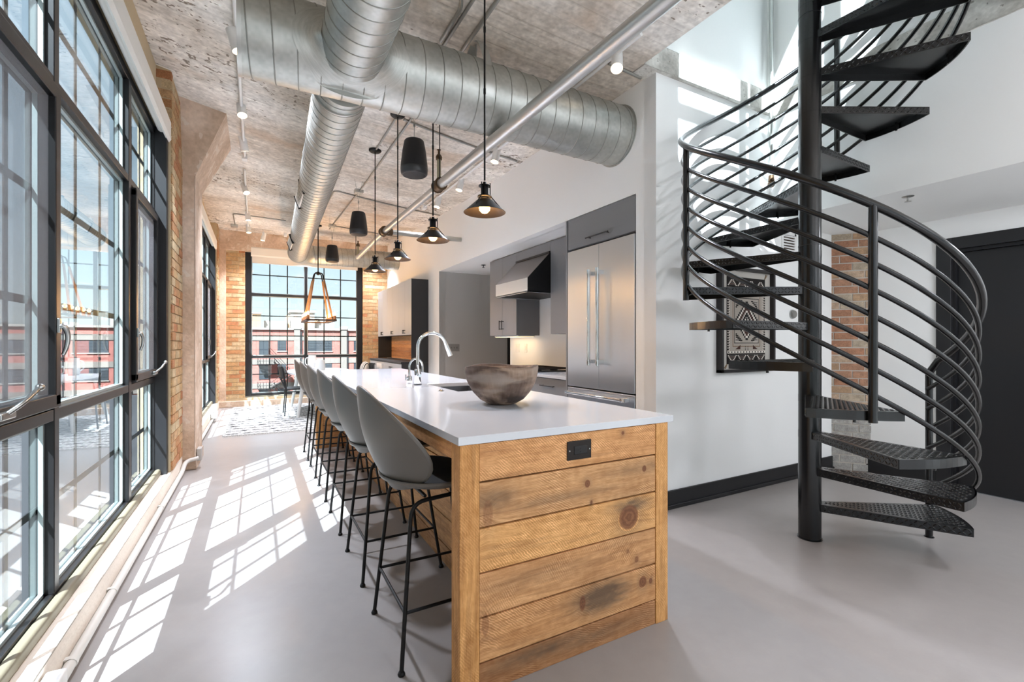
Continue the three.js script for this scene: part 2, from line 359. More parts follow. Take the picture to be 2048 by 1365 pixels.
// black hall door with casing
{
  const d = structGroup('door_1');
  part('casing', [bx(XD - 0.02, XD + 0.13, 0, 2.135, -1.74, -1.64, 0.003), bx(XD - 0.02, XD + 0.13, 2.035, 2.135, -1.64, -0.70, 0.003), bx(XD - 0.02, XD + 0.13, 0, 2.135, -0.74, -0.64, 0.003)], M.blackpaint, d);
  part('stop_moulding', [bx(XD + 0.02, XD + 0.13, 0, 2.035, -1.64, -1.62), bx(XD + 0.02, XD + 0.13, 2.01, 2.035, -1.64, -0.74)], M.black, d);
  part('door_leaf', bx(XD + 0.06, XD + 0.12, 0.006, 2.01, -1.62, -0.74, 0.003), M.blackpaint, d);
}
// concrete column with a flared head against the left wall
{
  const c = thing('concrete_column', 'tan concrete column with flared head against the left window wall', 'column');
  part('shaft', bx(-0.66, -0.525, 0.1, 2.92, -6.1, -5.46, 0.012), M.conc, c);
  part('base_block', bx(-0.66, -0.515, 0, 0.12, -6.12, -5.475, 0.012), M.conc, c);
  // flared head: a prism widening into the room and toward both sides
  const top = 3.62, b0 = 2.88, P = [[-0.66, b0, -5.46], [-0.525, b0, -5.46], [-0.525, b0, -6.1], [-0.66, b0, -6.1], [-0.66, top, -5.27], [-0.2, top, -5.27], [-0.2, top, -6.29], [-0.66, top, -6.29]];
  const q = (a, b, cc, d) => { const A = V(...P[a]), B = V(...P[b]), C = V(...P[cc]), D = V(...P[d]), g = new THREE.BufferGeometry().setFromPoints([A, B, C, A, C, D]); g.computeVertexNormals(); return metric(g); };
  part('flared_head', [q(0, 1, 5, 4), q(1, 2, 6, 5), q(2, 3, 7, 6), q(0, 3, 2, 1), q(4, 5, 6, 7), q(3, 0, 4, 7)], M.conc, c);
}

// ---------------------------------------------------------------- windows
// local x along the window, z toward the room, frame's inner face at z = 0
function makeWindow(n, pos, turn, cols, ys, rows, div, sashes, W0, W1, depth = 0.075, mw = 0.0155) {
  const w = structGroup('window_' + n);
  w.position.set(...pos); w.rotation.y = turn;
  const [yb, m0, m1, t0, t1, yt] = ys, F = M.frame, zi = 0, zo = -depth, zg = -depth * 0.62;
  part('jamb', bx(W0, cols[0][0], yb - 0.05, yt + 0.06, zo, zi, 0.004), F, w);
  part('jamb', bx(cols[cols.length - 1][1], W1, yb - 0.05, yt + 0.06, zo, zi, 0.004), F, w);
  part('sill_rail', bx(cols[0][0], cols[cols.length - 1][1], yb - 0.05, yb, zo, zi, 0.004), F, w);
  part('head_rail', bx(cols[0][0], cols[cols.length - 1][1], yt, yt + 0.06, zo, zi, 0.004), F, w);
  for (let i = 0; i + 1 < cols.length; i++) part('mullion', bx(cols[i][1], cols[i + 1][0], yb, yt, zo, zi + 0.004, 0.004), F, w);
  const secs = [[yb, m0], [m1, t0], [t1, yt]];
  cols.forEach(([x0, x1], ci) => {
    part('transom', bx(x0, x1, m0, m1, zo, zi + 0.002, 0.004), F, w);
    part('transom', bx(x0, x1, t0, t1, zo, zi + 0.002, 0.004), F, w);
    secs.forEach(([a, b], si) => {
      let [p, q, r, s] = [x0, x1, a, b];
      if (si === 1 && sashes.includes(ci)) {
        const sw = 0.055, sash = part('sash', [bx(x0 + 0.012, x1 - 0.012, a + 0.012, a + sw + 0.012, zo + 0.01, zi + 0.028, 0.005), bx(x0 + 0.012, x1 - 0.012, b - sw - 0.012, b - 0.012, zo + 0.01, zi + 0.028, 0.005), bx(x0 + 0.012, x0 + sw + 0.012, a + 0.02, b - 0.02, zo + 0.01, zi + 0.028, 0.005), bx(x1 - sw - 0.012, x1 - 0.012, a + 0.02, b - 0.02, zo + 0.01, zi + 0.028, 0.005)], F, w);
        part('insect_screen', bx(x0 + sw, x1 - sw, a + sw, b - sw, zi + 0.004, zi + 0.005), M.screen, sash);
        const hx = ci === 0 ? x1 - 0.05 : x0 + 0.04, hs = 1;
        const hp = [[hx, a + 0.34, zi + 0.03], [hx, a + 0.342, zi + 0.045], [hx + 0.012 * hs, a + 0.31, zi + 0.055], [hx + 0.012 * hs, a + 0.26, zi + 0.052], [hx + 0.008 * hs, a + 0.225, zi + 0.042]];
        const h = part('lever_handle', [sweep(new THREE.CatmullRomCurve3(hp.map((v) => V(...v))).getPoints(14), (t) => 0.012 - 0.005 * t, 8), bx(hx - 0.012, hx + 0.012, a + 0.315, a + 0.375, zi + 0.026, zi + 0.038, 0.004)], M.satin, sash);
        const cx = ci === 0 ? x0 + (x1 - x0) * 0.34 : x0 + (x1 - x0) * 0.72;
        part('crank_handle', [bx(cx - 0.05, cx + 0.05, a + 0.03, a + 0.055, zi + 0.026, zi + 0.05, 0.006), sweep(fillet([[cx, a + 0.05, zi + 0.045], [cx + 0.02, a + 0.08, zi + 0.075], [cx + 0.09, a + 0.12, zi + 0.09]], 0.02), 0.008, 8), at(new THREE.SphereGeometry(0.013, 10, 8), cx + 0.095, a + 0.123, zi + 0.091)], M.satin, sash);
        [p, q, r, s] = [x0 + sw, x1 - sw, a + sw, b - sw];
      }
      part('pane', bx(p, q, r, s, zg - 0.001, zg + 0.001), M.glass, w);
      part('glazing_bead', [bx(p, q, r, r + 0.014, zg + 0.004, zg + 0.02), bx(p, q, s - 0.014, s, zg + 0.004, zg + 0.02), bx(p, p + 0.014, r, s, zg + 0.004, zg + 0.02), bx(q - 0.014, q, r, s, zg + 0.004, zg + 0.02)], M.spacer, w);
      for (let k = 1; k < div; k++) { const x = lerp(x0, x1, k / div); part('muntin', bx(x - mw, x + mw, r, s, zg - 0.006, zg - 0.0015), F, w); }
      const nr = rows[si];
      for (const y of nr) part('muntin', bx(p, q, y - mw, y + mw, zg - 0.0065, zg - 0.0012), F, w);
    });
  });
  return w;
}
const colsL = [[0, 0.805], [0.859, 2.077], [2.148, 2.97]], ysL = [0.205, 0.92, 0.968, 2.30, 2.345, 2.97], rowsL = [[0.56], [1.41, 1.855], [2.655]];
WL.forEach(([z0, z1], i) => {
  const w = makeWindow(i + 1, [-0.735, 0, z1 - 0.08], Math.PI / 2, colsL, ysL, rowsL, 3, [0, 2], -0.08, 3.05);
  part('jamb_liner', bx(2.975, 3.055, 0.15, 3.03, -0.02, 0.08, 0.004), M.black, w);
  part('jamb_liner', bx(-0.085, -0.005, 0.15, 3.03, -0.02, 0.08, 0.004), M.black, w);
  part('stool_moulding', bx(-0.05, 3.02, 0.145, 0.2, 0, 0.04, 0.015), std(0x6e6654, 0.6), w);  // moulding colour darkened to stand in for shade along the sill
});
makeWindow(4, [0, 0, ZF - 0.05], 0, [[-0.091, 0.878], [0.925, 1.93]], [0.245, 0.955, 0.995, 2.195, 2.245, 3.0], [[0.62], [1.394, 1.797], [2.62]], 3, [], -0.2, 2.04, 0.1, 0.0105);
makeWindow(5, [2.6, 0, ZB + 0.05], Math.PI, [[0.06, 0.98], [1.03, 1.95], [2.0, 2.94]], [0.25, 0.92, 0.968, 2.30, 2.345, 2.9], [[0.56], [1.41, 1.855], [2.655]], 3, [], 0, 3.0);
makeWindow(6, [4.9, 0, ZB + 0.05], Math.PI, [[0.06, 0.98], [1.03, 1.94]], [0.25, 0.92, 0.968, 2.30, 2.345, 2.9], [[0.56], [1.41, 1.855], [2.655]], 3, [], 0, 2.0);
makeWindow(7, [3.8, 0, -0.82], Math.PI, [[0.05, 0.78], [0.83, 1.56], [1.61, 2.38]], [4.77, 5.3, 5.33, 5.85, 5.88, 6.385], [[], [], []], 1, [], 0, 2.43);

// roller blinds
function blind(pos, turn, len, label, drop, chainX) {
  const b = thing('roller_blind', label, 'blind', pos, turn, 'roller blinds above the windows');
  const prof = new THREE.Shape([[0, 0.21], [0.03, 0.215], [0.085, 0.2], [0.1, 0.17], [0.1, 0.03], [0.085, 0], [0.07, 0.012], [0.06, 0.15], [0, 0.17]].map(([x, y]) => new THREE.Vector2(x, y)));
  const g = new THREE.ExtrudeGeometry(prof, { depth: len, bevelEnabled: false }); g.rotateY(Math.PI / 2); g.scale(1, 1, -1); g.computeVertexNormals();
  part('fascia', metric(g), M.blind, b);
  part('roller', rod([0.02, 0.08, 0.045], [len - 0.02, 0.08, 0.045], 0.03, 14), M.blind, b);
  if (drop) { part('fabric', bx(0.02, len - 0.02, -drop, 0.08, 0.012, 0.016), M.blind, b); part('hem_bar', bx(0.02, len - 0.02, -drop - 0.02, -drop, 0.006, 0.022, 0.004), M.blind, b); }
  for (const cx of chainX ?? []) part('bead_chain', sweep(fillet([[cx - 0.018, 0.05, 0.06], [cx - 0.018, -2.73, 0.06], [cx + 0.018, -2.73, 0.06], [cx + 0.018, 0.05, 0.06]], 0.018, 4), 0.0028, 6), M.white, b);
  return b;
}
blind([-0.735, 2.94, -1.72], Math.PI / 2, 3.2, 'long white roller blind above the nearest left window', 0, [3.13]);
blind([-0.735, 2.94, -6.86], Math.PI / 2, 3.12, 'white roller blind above the farther left window beyond the concrete column', 0, []);
blind([-0.1, 2.96, ZF - 0.06], 0, 2.06, 'white roller blind above the window at the far end', 0.1, []);

// ---------------------------------------------------------------- kitchen island
// rough-sawn knotty pine, drawn board by board; knots are [x, y, rx, ry, depth] in metres on the end panel
const knots = [[1.352, 0.862, 0.008, 0.008, 1], [1.475, 0.695, 0.012, 0.014, 0.8], [1.165, 0.675, 0.014, 0.016, 0.8], [1.185, 0.595, 0.006, 0.01, 0.9], [1.385, 0.50, 0.052, 0.05, 0.85], [1.43, 0.31, 0.012, 0.014, 0.6], [1.465, 0.205, 0.022, 0.024, 1], [1.512, 0.198, 0.01, 0.013, 1], [1.14, 0.2, 0.014, 0.03, 0.8], [1.38, 0.355, 0.008, 0.01, 0.5], [0.72, 0.63, 0.02, 0.05, 0.35], [0.71, 0.24, 0.015, 0.04, 0.4]];
const weather = [[1.24, 0.2, 0.13, 0.055, 1.05], [1.40, 0.548, 0.1, 0.03, 0.8], [0.74, 0.68, 0.09, 0.04, 0.55], [1.05, 0.64, 0.3, 0.02, 0.3], [1.45, 0.7, 0.2, 0.03, 0.3], [0.95, 0.07, 0.22, 0.03, 0.6], [1.2, 0.05, 0.3, 0.03, 0.4], [0.9, 0.36, 0.25, 0.03, 0.2]];
const boardY = [0, 0.107, 0.267, 0.4255, 0.5855, 0.7485, 0.888];
function woodPx(x, y, b, base, sawAng, amt = 1) {
  let yy = y, dark = 0, ring = 0, grey = 0;
  for (const [kx, ky, rx, ry, d] of knots) {
    const dx = (x - kx) / rx, dy = (y - ky) / ry, q = Math.sqrt(dx * dx + dy * dy);
    if (q < 7) {
      yy += (dy > 0 ? 1 : -1) * ry * 1.3 * Math.exp(-q * 0.8) * Math.min(1, Math.abs(dy) * 2);
      if (q < 1.15) { dark = Math.max(dark, d * (1 - sstep(q, 0.85, 1.15))); ring = Math.sin(q * 14 + fbm(x * 90, y * 90, 2) * 4); }
      else grey = Math.max(grey, 0.35 * d * Math.exp(-(q - 1.1) * 1.1));
    }
  }
  for (const [kx, ky, rx, ry, d] of weather) { const q = ((x - kx) / rx) ** 2 + ((y - ky) / ry) ** 2; grey = Math.max(grey, d * Math.exp(-q) * (0.55 + 0.9 * fbm(x * 30, y * 80, 3))); }
  const g1 = fbm(x * 7 + b * 7.3, yy * 120 + b * 3, 4), g2 = fbm(x * 40 + b, yy * 700, 2), tone = fbm(x * 3 + b * 5, yy * 9, 3), mott = fbm(x * 45, y * 45, 3) - 0.5;
  let c = mixc([base[0] - 15, base[1] - 16, base[2] - 15], [base[0] + 9, base[1] + 8, base[2] + 6], sstep(g1 * 0.55 + tone * 0.45, 0.3, 0.7));
  const ph = (x * Math.cos(sawAng) + y * Math.sin(sawAng)) * 760 + fbm(x * 8, y * 8, 2) * 9 + fbm(x * 60, y * 60, 2) * 5, sw = Math.sin(ph) * (0.35 + 1.1 * fbm(x * 40 + 3, y * 40, 2)), sm = sstep(fbm(x * 6 + b * 11, y * 12, 3), b === 3 ? 0.38 : 0.5, b === 3 ? 0.55 : 0.68);
  const k = 34 * (g2 - 0.5) + 26 * mott + amt * (3 + 38 * sm) * Math.max(0, sw) - amt * 10 * sm;
  c = c.map((v) => v + k);
  c = mixc(c, [104, 82, 62], clamp(grey * 1.15, 0, 0.88));
  if (dark) c = mixc(c, [118 + 12 * ring, 74 + 10 * ring, 46 + 8 * ring], clamp(dark * 1.25, 0, 1) * 0.9);
  const streak = sstep(fbm(x * 3.2 + b * 9.1, yy * 46 + b * 4, 3), 0.56, 0.74); c = mixc(c, [c[0] * 0.7, c[1] * 0.66, c[2] * 0.62], streak * 0.28);
  return c;
}
const bases = [[170, 122, 80], [198, 146, 96], [200, 149, 100], [214, 160, 100], [196, 148, 100], [204, 150, 98]];
const T_panel = tex(1400, 1440, (u, v) => { const x = 0.68 + u * 0.875, y = v * 0.9; let b = 0; while (b < 5 && y > boardY[b + 1]) b++; return woodPx(x, y, b, bases[b], [1.2, 0.9, 0.5, 0.75, 1.0, 0.85][b]); });
const T_post = tex(512, 1024, (u, v) => { const x = u * 0.45, y = v * 0.9; return woodPx(y + 5, x + 5, 3, [206, 152, 92], 0.9, 0.45); });
const T_plank = tex(1024, 512, (u, v) => { const x = u * 2 + 8, y = v * 1 + 8; return woodPx(x, y, Math.floor(v * 6.25), bases[Math.floor(v * 6.25) % 6], 0.8); }, true, 0.5, 1);
const T_woodB = tex(512, 512, (u, v) => 128 + 90 * (fbm(u * 10, v * 120, 3, 10, 120) - 0.5) + 40 * (fbm(u * 60, v * 60, 2, 60, 60) - 0.5), false, 1, 1);
const woodPanel = std(0xffffff, 0.72, 0, { map: T_panel, bumpMap: T_woodB, bumpScale: 0.0015 });
const woodPost = std(0xffffff, 0.7, 0, { map: T_post, bumpMap: T_woodB, bumpScale: 0.0012 });
const woodPlank = std(0xffffff, 0.72, 0, { map: T_plank, bumpMap: T_woodB, bumpScale: 0.0015 });
const X0 = 0.612, X1 = 1.616, Z0 = -1.482, Z1 = -5.95;
const remap = (g, f) => { const p = g.attributes.position, uv = g.attributes.uv; for (let i = 0; i < p.count; i++) { const [u, v] = f(p.getX(i), p.getY(i), p.getZ(i)); uv.setXY(i, u, v); } return g; };
{
  const s = thing('kitchen_island', 'long kitchen island clad in rough knotty pine boards', 'kitchen island');
  const panelUV = (x, y, z) => [(x - 0.68 + (z - Z0) * 0.2) / 0.875, y / 0.9];
  for (let b = 0; b < 6; b++) part('plank', remap(bx(0.688, 1.542, boardY[b] + (b ? 0.003 : 0), boardY[b + 1] - 0.003, Z0 - 0.024, Z0 - 0.004 + (b % 2) * 0.001, 0.0025), panelUV), woodPanel, s);
  part('panel_backing', [bx(0.63, 1.6, 0, 0.885, Z0 - 0.07, Z0 - 0.024)], M.nearblack, s);
  const postUV = (o) => (x, y, z) => [(x - z * 1.0) / 0.45 + o, y / 0.9];
  part('post', remap(bx(X0, 0.687, 0, 0.888, Z0 - 0.08, Z0, 0.003), postUV(0.1)), woodPost, s);
  part('post', remap(bx(1.543, X1, 0, 0.888, Z0 - 0.08, Z0, 0.003), postUV(0.55)), woodPost, s);
  // aisle side, set back under the seating overhang
  const XB = 0.945;
  for (let b = 0; b < 6; b++) part('plank', remap(bx(XB - 0.02, XB, boardY[b] + (b ? 0.003 : 0), boardY[b + 1] - 0.003, Z1 + 0.08, Z0 - 0.08, 0.0025), (x, y, z) => [z, y + 0.03]), woodPlank, s);
  part('carcass', bx(XB, X1 - 0.03, 0.08, 0.885, Z1 + 0.08, -3.6), M.cabMid, s);
  part('carcass', [bx(XB, X1 - 0.03, 0.08, 0.6, -3.6, -2.85), bx(XB, X1 - 0.03, 0.08, 0.885, -2.85, Z0 - 0.08)], M.cabMid, s);
  part('toe_kick', bx(XB, X1 - 0.1, 0, 0.08, Z1 + 0.08, Z0 - 0.08), M.black, s);
  part('apron', remap(bx(X0, X0 + 0.03, 0.826, 0.888, Z1 + 0.08, Z0 - 0.08, 0.002), (x, y, z) => [z, y]), woodPlank, s);
  for (let b = 0; b < 6; b++) for (const z of [Z1 + 0.055, Z1]) part('plank', remap(bx(X0 + 0.075, X1 - 0.07, boardY[b] + (b ? 0.003 : 0), boardY[b + 1] - 0.003, z, z + 0.02, 0.0025), (x, y, zz) => [x + 0.4 * (z === Z1), y + 0.11]), woodPlank, s);
  part('post', remap(bx(X0, X0 + 0.075, 0, 0.888, Z1, Z1 + 0.08, 0.003), postUV(0.1)), woodPost, s);
  part('post', remap(bx(X1 - 0.07, X1, 0, 0.888, Z1, Z1 + 0.08, 0.003), postUV(0.55)), woodPost, s);
  // bronze receptacle on the end panel
  const zc = Z0 - 0.003, plate = part('outlet_plate', [bx(1.063, 1.181, 0.78, 0.855, zc, zc + 0.006, 0.004)], std(0x2b2522, 0.35, 0.6), s);
  part('receptacle', bx(1.094, 1.158, 0.801, 0.834, zc + 0.004, zc + 0.0085, 0.002), std(0x1c1a1a, 0.4, 0.2), plate);
  const slots = []; for (const cx of [1.108, 1.142]) { slots.push(bx(cx - 0.004, cx + 0.004, 0.8235, 0.8255, zc + 0.0082, zc + 0.0088), bx(cx - 0.003, cx + 0.003, 0.811, 0.813, zc + 0.0082, zc + 0.0088), at(new THREE.CylinderGeometry(0.0024, 0.0024, 0.0008, 10).rotateX(Math.PI / 2), cx + 0.009, 0.818, zc + 0.0085)); }
  slots.push(bx(1.122, 1.128, 0.822, 0.827, zc + 0.0085, zc + 0.0095), bx(1.122, 1.128, 0.809, 0.814, zc + 0.0085, zc + 0.0095));
  part('slots', slots, M.nearblack, plate);
  for (const x of [1.073, 1.171]) part('screw', at(new THREE.CylinderGeometry(0.003, 0.003, 0.002, 10).rotateX(Math.PI / 2), x, 0.8175, zc + 0.0065), M.satin, plate);
}
{
  const sx0 = 1.185, sx1 = 1.545, sz0 = -3.56, sz1 = -2.9;
  solo('countertop', 'glossy white quartz worktop on the kitchen island', 'countertop', (() => {
    const sh = new THREE.Shape([[0.606, 1.477], [1.640, 1.477], [1.640, 5.998], [0.606, 5.998]].map(([x, y]) => new THREE.Vector2(x, y)));
    sh.holes.push(new THREE.Path([[sx0, -sz1], [sx0, -sz0], [sx1, -sz0], [sx1, -sz1]].map(([x, y]) => new THREE.Vector2(x, y))));
    return metric(new THREE.ExtrudeGeometry(sh, { depth: 0.025, bevelEnabled: true, bevelSize: 0.002, bevelThickness: 0.002, bevelSegments: 2 }).rotateX(-Math.PI / 2).translate(0, 0.890, 0));
  })(), M.counter);
  const k = thing('kitchen_sink', 'undermount stainless steel double sink in the white worktop', 'sink', [0, 0, 0]);
  const zm = -3.26, wl = 0.012, bot = 0.66;
  const sinkM = std(0x6c6e70, 0.38, 0.85);
  part('basin', [bx(sx0 - 0.01, sx1 + 0.01, bot - 0.01, bot, sz0 - 0.01, sz1 + 0.01), bx(sx0 - 0.01, sx0 + 0.002, bot, 0.887, sz0, sz1), bx(sx1 - 0.002, sx1 + 0.01, bot, 0.887, sz0, sz1), bx(sx0, sx1, bot, 0.887, sz0 - 0.01, sz0 + 0.002), bx(sx0, sx1, bot, 0.887, sz1 - 0.002, sz1 + 0.01)], sinkM, k);
  part('divider', bx(sx0, sx1, bot, 0.868, zm - wl, zm + wl, 0.01), sinkM, k);
  for (const z of [-3.42, -3.08]) part('drain', at(new THREE.CylinderGeometry(0.045, 0.045, 0.004, 20), 1.36, bot + 0.003, z), M.chrome, k);
}
{
  const f = thing('kitchen_faucet', 'tall chrome gooseneck faucet at the island sink', 'faucet', [1.1, 0.917, -3.52]);
  part('base_plate', [lathe([[0, 0], [0.032, 0], [0.032, 0.008], [0, 0.008]], 24)], M.black, f);
  part('body', lathe([[0, 0.006], [0.027, 0.006], [0.027, 0.11], [0.022, 0.125], [0, 0.125]], 24), M.chrome, f);
  const arc = [[0, 0.11, 0], [0, 0.29, 0]]; for (let i = 1; i <= 16; i++) { const t = i / 16 * Math.PI * 0.9; arc.push([0.118 - 0.118 * Math.cos(t), 0.29 + 0.118 * Math.sin(t), 0]); }
  part('spout', sweep(arc, 0.0135, 14), M.chrome, f);
  const e = arc[arc.length - 1], p = arc[arc.length - 2], d = V(e[0] - p[0], e[1] - p[1], 0).normalize();
  part('spray_head', sweep([e, [e[0] + d.x * 0.03, e[1] + d.y * 0.03, 0], [e[0] + d.x * 0.11, e[1] + d.y * 0.11, 0]], (t) => 0.0145 + 0.006 * t, 14), M.chrome, f);
  part('lever', [rod([0, 0.075, 0.02], [0, 0.075, 0.06], 0.013, 12), rod([0, 0.075, 0.053], [-0.02, 0.16, 0.07], 0.006, 8)], M.chrome, f);
}
{
  const f = thing('beverage_faucet', 'small chrome filtered-water tap behind the tall faucet', 'faucet', [1.075, 0.917, -3.66]);
  part('base', lathe([[0, 0], [0.024, 0], [0.022, 0.03], [0.018, 0.06], [0, 0.06]], 20), M.chrome, f);
  const arc = [[0, 0.05, 0], [0, 0.13, 0]]; for (let i = 1; i <= 14; i++) { const t = i / 14 * Math.PI; arc.push([0.055 - 0.055 * Math.cos(t), 0.13 + 0.07 * Math.sin(t), 0]); } arc.push([0.112, 0.09, 0]);
  part('spout', sweep(arc, 0.0085, 10), M.chrome, f);
  part('lever', [rod([0, 0.045, 0], [-0.035, 0.045, 0.02], 0.007, 8), rod([-0.035, 0.03, 0.02], [-0.035, 0.075, 0.02], 0.006, 8)], M.chrome, f);
}
solo('air_switch_button', 'small round chrome button set beside the sink', 'button', at(lathe([[0, 0], [0.022, 0], [0.022, 0.004], [0.012, 0.007], [0.011, 0.012], [0, 0.013]], 20), 1.09, 0.917, -2.97), M.chrome);
// rough wooden bowl
{
  const T_bowl = tex(1024, 512, (u, v) => {
    const a = fbm(u * 7, v * 4 + fbm(u * 5, v * 5, 3, 5, 0) * 2, 5, 7, 0), g = fbm(u * 110, v * 6, 3, 110, 0), w = Math.sin((v * 26 + fbm(u * 4, v * 3, 4, 4, 0) * 22)) * 0.5 + 0.5;
    let c = mixc([92, 74, 63], [148, 126, 108], sstep(a, 0.34, 0.66)); c = c.map((x) => x + 26 * (g - 0.5) + 18 * (w - 0.5));
    c = mixc(c, [150, 140, 132], sstep(fbm(u * 3 + 0.5, v * 3, 4, 3, 0), 0.5, 0.66) * 0.75);
    const dk = fbm(u * 6, v * 5 + 3, 4, 6, 0) + (0.32 - v) * 0.5; c = mixc(c, [60, 50, 46], sstep(dk, 0.56, 0.74) * 0.8);
    return c;
  });
  const b = thing('wooden_bowl', 'large rough-hewn wooden bowl with grey-brown grain on the island', 'bowl', [1.15, 0.917, -2.2]);
  const out = [[0.0, 0], [0.055, 0], [0.075, 0.004], [0.115, 0.026], [0.15, 0.064], [0.175, 0.108], [0.188, 0.15], [0.192, 0.188], [0.190, 0.204]], inn = [[0.190, 0.204], [0.172, 0.202], [0.168, 0.17], [0.15, 0.11], [0.115, 0.06], [0.06, 0.035], [0, 0.03]];
  const wob = (g) => { const p = g.attributes.position; for (let i = 0; i < p.count; i++) { const a = Math.atan2(p.getZ(i), p.getX(i)), k = 1 + 0.018 * Math.sin(a * 2 + 0.6) + 0.012 * Math.sin(a * 5 + p.getY(i) * 20); p.setXYZ(i, p.getX(i) * k, p.getY(i) + (p.getY(i) > 0.15 ? 0.005 * Math.sin(a * 3) : 0), p.getZ(i) * k); } g.computeVertexNormals(); return g; };
  const bm = std(0xffffff, 0.78, 0, { map: T_bowl, bumpMap: T_woodB, bumpScale: 0.003 });
  part('outside', wob(lathe(out, 56)), bm, b); part('inside', wob(lathe(inn, 56)), bm, b);
}

// ---------------------------------------------------------------- bar stools
const stool = thing('bar_stool', '', 'stool', [0, 0, 0], 0, 'bar stools along the island');
{
  const disk = (nr, na, f, off) => { // closed shell from a disk mapping f(r, a) -> [x, y, z] and a thickness vector
    const side = (o, flip) => grid(na, nr, (i, j) => { const a = i * Math.PI * 2 * (flip ? -1 : 1), p = f(j, a), q = off(j, a); return [p[0] + q[0] * o, p[1] + q[1] * o, p[2] + q[2] * o]; });
    const rim = grid(na, 4, (i, j) => { const a = i * Math.PI * 2, p = f(1, a), q = off(1, a), t = j, bulge = Math.sin(t * Math.PI) * 0.006, c = f(0.97, a), d = V(p[0] - c[0], p[1] - c[1], p[2] - c[2]).normalize(); return [p[0] + q[0] * t + d.x * bulge, p[1] + q[1] * t + d.y * bulge, p[2] + q[2] * t + d.z * bulge]; });
    return [side(0, false), side(1, true), rim];
  };
  const back = (r, a) => {
    const sy = Math.sin(a), cz = Math.cos(a), y = 0.84 + r * (sy > 0 ? 0.222 : 0.2) * sy, t = clamp((y - 0.64) / 0.422, 0, 1), z = r * 0.264 * cz * (1 - 0.08 * sy);
    return [-0.238 - 0.085 * t + 0.02 * Math.sin(t * Math.PI) * -1 + (2.9 * (1 - t) + 1.3 * t) * z * z + 0.05 * (1 - t) ** 3, y, z];
  };
  part('backrest', disk(10, 44, back, () => [0.016, 0.003, 0]), M.stoolShell, stool);
  part('back_cushion', disk(8, 40, (r, a) => { const p = back(r * 0.965, a); return [p[0] + 0.017 + 0.012 * (1 - r * r), p[1], p[2]]; }, () => [0.006, 0, 0]), M.stoolBlack, stool);
  const seat = (r, a) => { const x = 0.005 + r * 0.235 * Math.cos(a), z = r * 0.245 * Math.sin(a) * (1 - 0.06 * Math.cos(a)); return [x, 0.655 + 0.045 * r ** 3 * (1 - 0.55 * Math.max(0, Math.cos(a))) - 0.02 * Math.max(0, x - 0.12) * 3, z]; };
  part('seat', disk(8, 40, seat, () => [0, -0.016, 0]), M.stoolShell, stool);
  part('seat_cushion', disk(8, 40, (r, a) => { const p = seat(r * 0.95, a); return [p[0], p[1] + 0.004 + 0.022 * (1 - r ** 4), p[2]]; }, () => [0, -0.01, 0]), M.stoolBlack, stool);
  for (const s of [-1, 1]) part('leg_frame', sweep(fillet([[-0.207, 0.008, 0.227 * s], [-0.15, 0.615, 0.165 * s], [0.13, 0.628, 0.15 * s], [0.215, 0.008, 0.225 * s]], 0.06, 6), 0.0085, 10), M.leg, stool);
  const fy = 0.215, lr = (sx, sz) => { const t = fy / 0.615; return sx < 0 ? [lerp(-0.207, -0.15, t), fy, sz * lerp(0.227, 0.165, t)] : [lerp(0.215, 0.13, t), fy, sz * lerp(0.225, 0.15, t)]; };
  for (const s of [-1, 1]) part('footrest', rod(lr(-1, s), lr(1, s), 0.0065), M.leg, stool);
  for (const s of [-1, 1]) part('footrest', rod(lr(s, -1), lr(s, 1), 0.0065), M.leg, stool);
  for (const s of [-1, 1]) part('seat_bracket', rod([0.09 * s, 0.63, -0.15], [0.09 * s, 0.63, 0.15], 0.007), M.leg, stool);
  for (const [x, z] of [[-0.207, 0.227], [-0.207, -0.227], [0.215, 0.225], [0.215, -0.225]]) part('glide', at(lathe([[0, 0], [0.013, 0], [0.014, 0.006], [0.0095, 0.016], [0, 0.016]], 14), x, 0, z), M.leg, stool);
}
const stoolNames = ['grey shell bar stool nearest the camera at the island', 'second bar stool from the camera, grey moulded shell', 'third grey shell bar stool along the island', 'fourth grey shell bar stool along the island', 'fifth grey shell bar stool, next to the last one', 'farthest grey shell bar stool, nearest the dining table'];
stoolNames.forEach((l, i) => { const p = [0.68, 0, -1.94 - 0.722 * i]; if (i) dup(stool, p, 0, l); else { stool.position.set(...p); stool.userData.label = l; } });

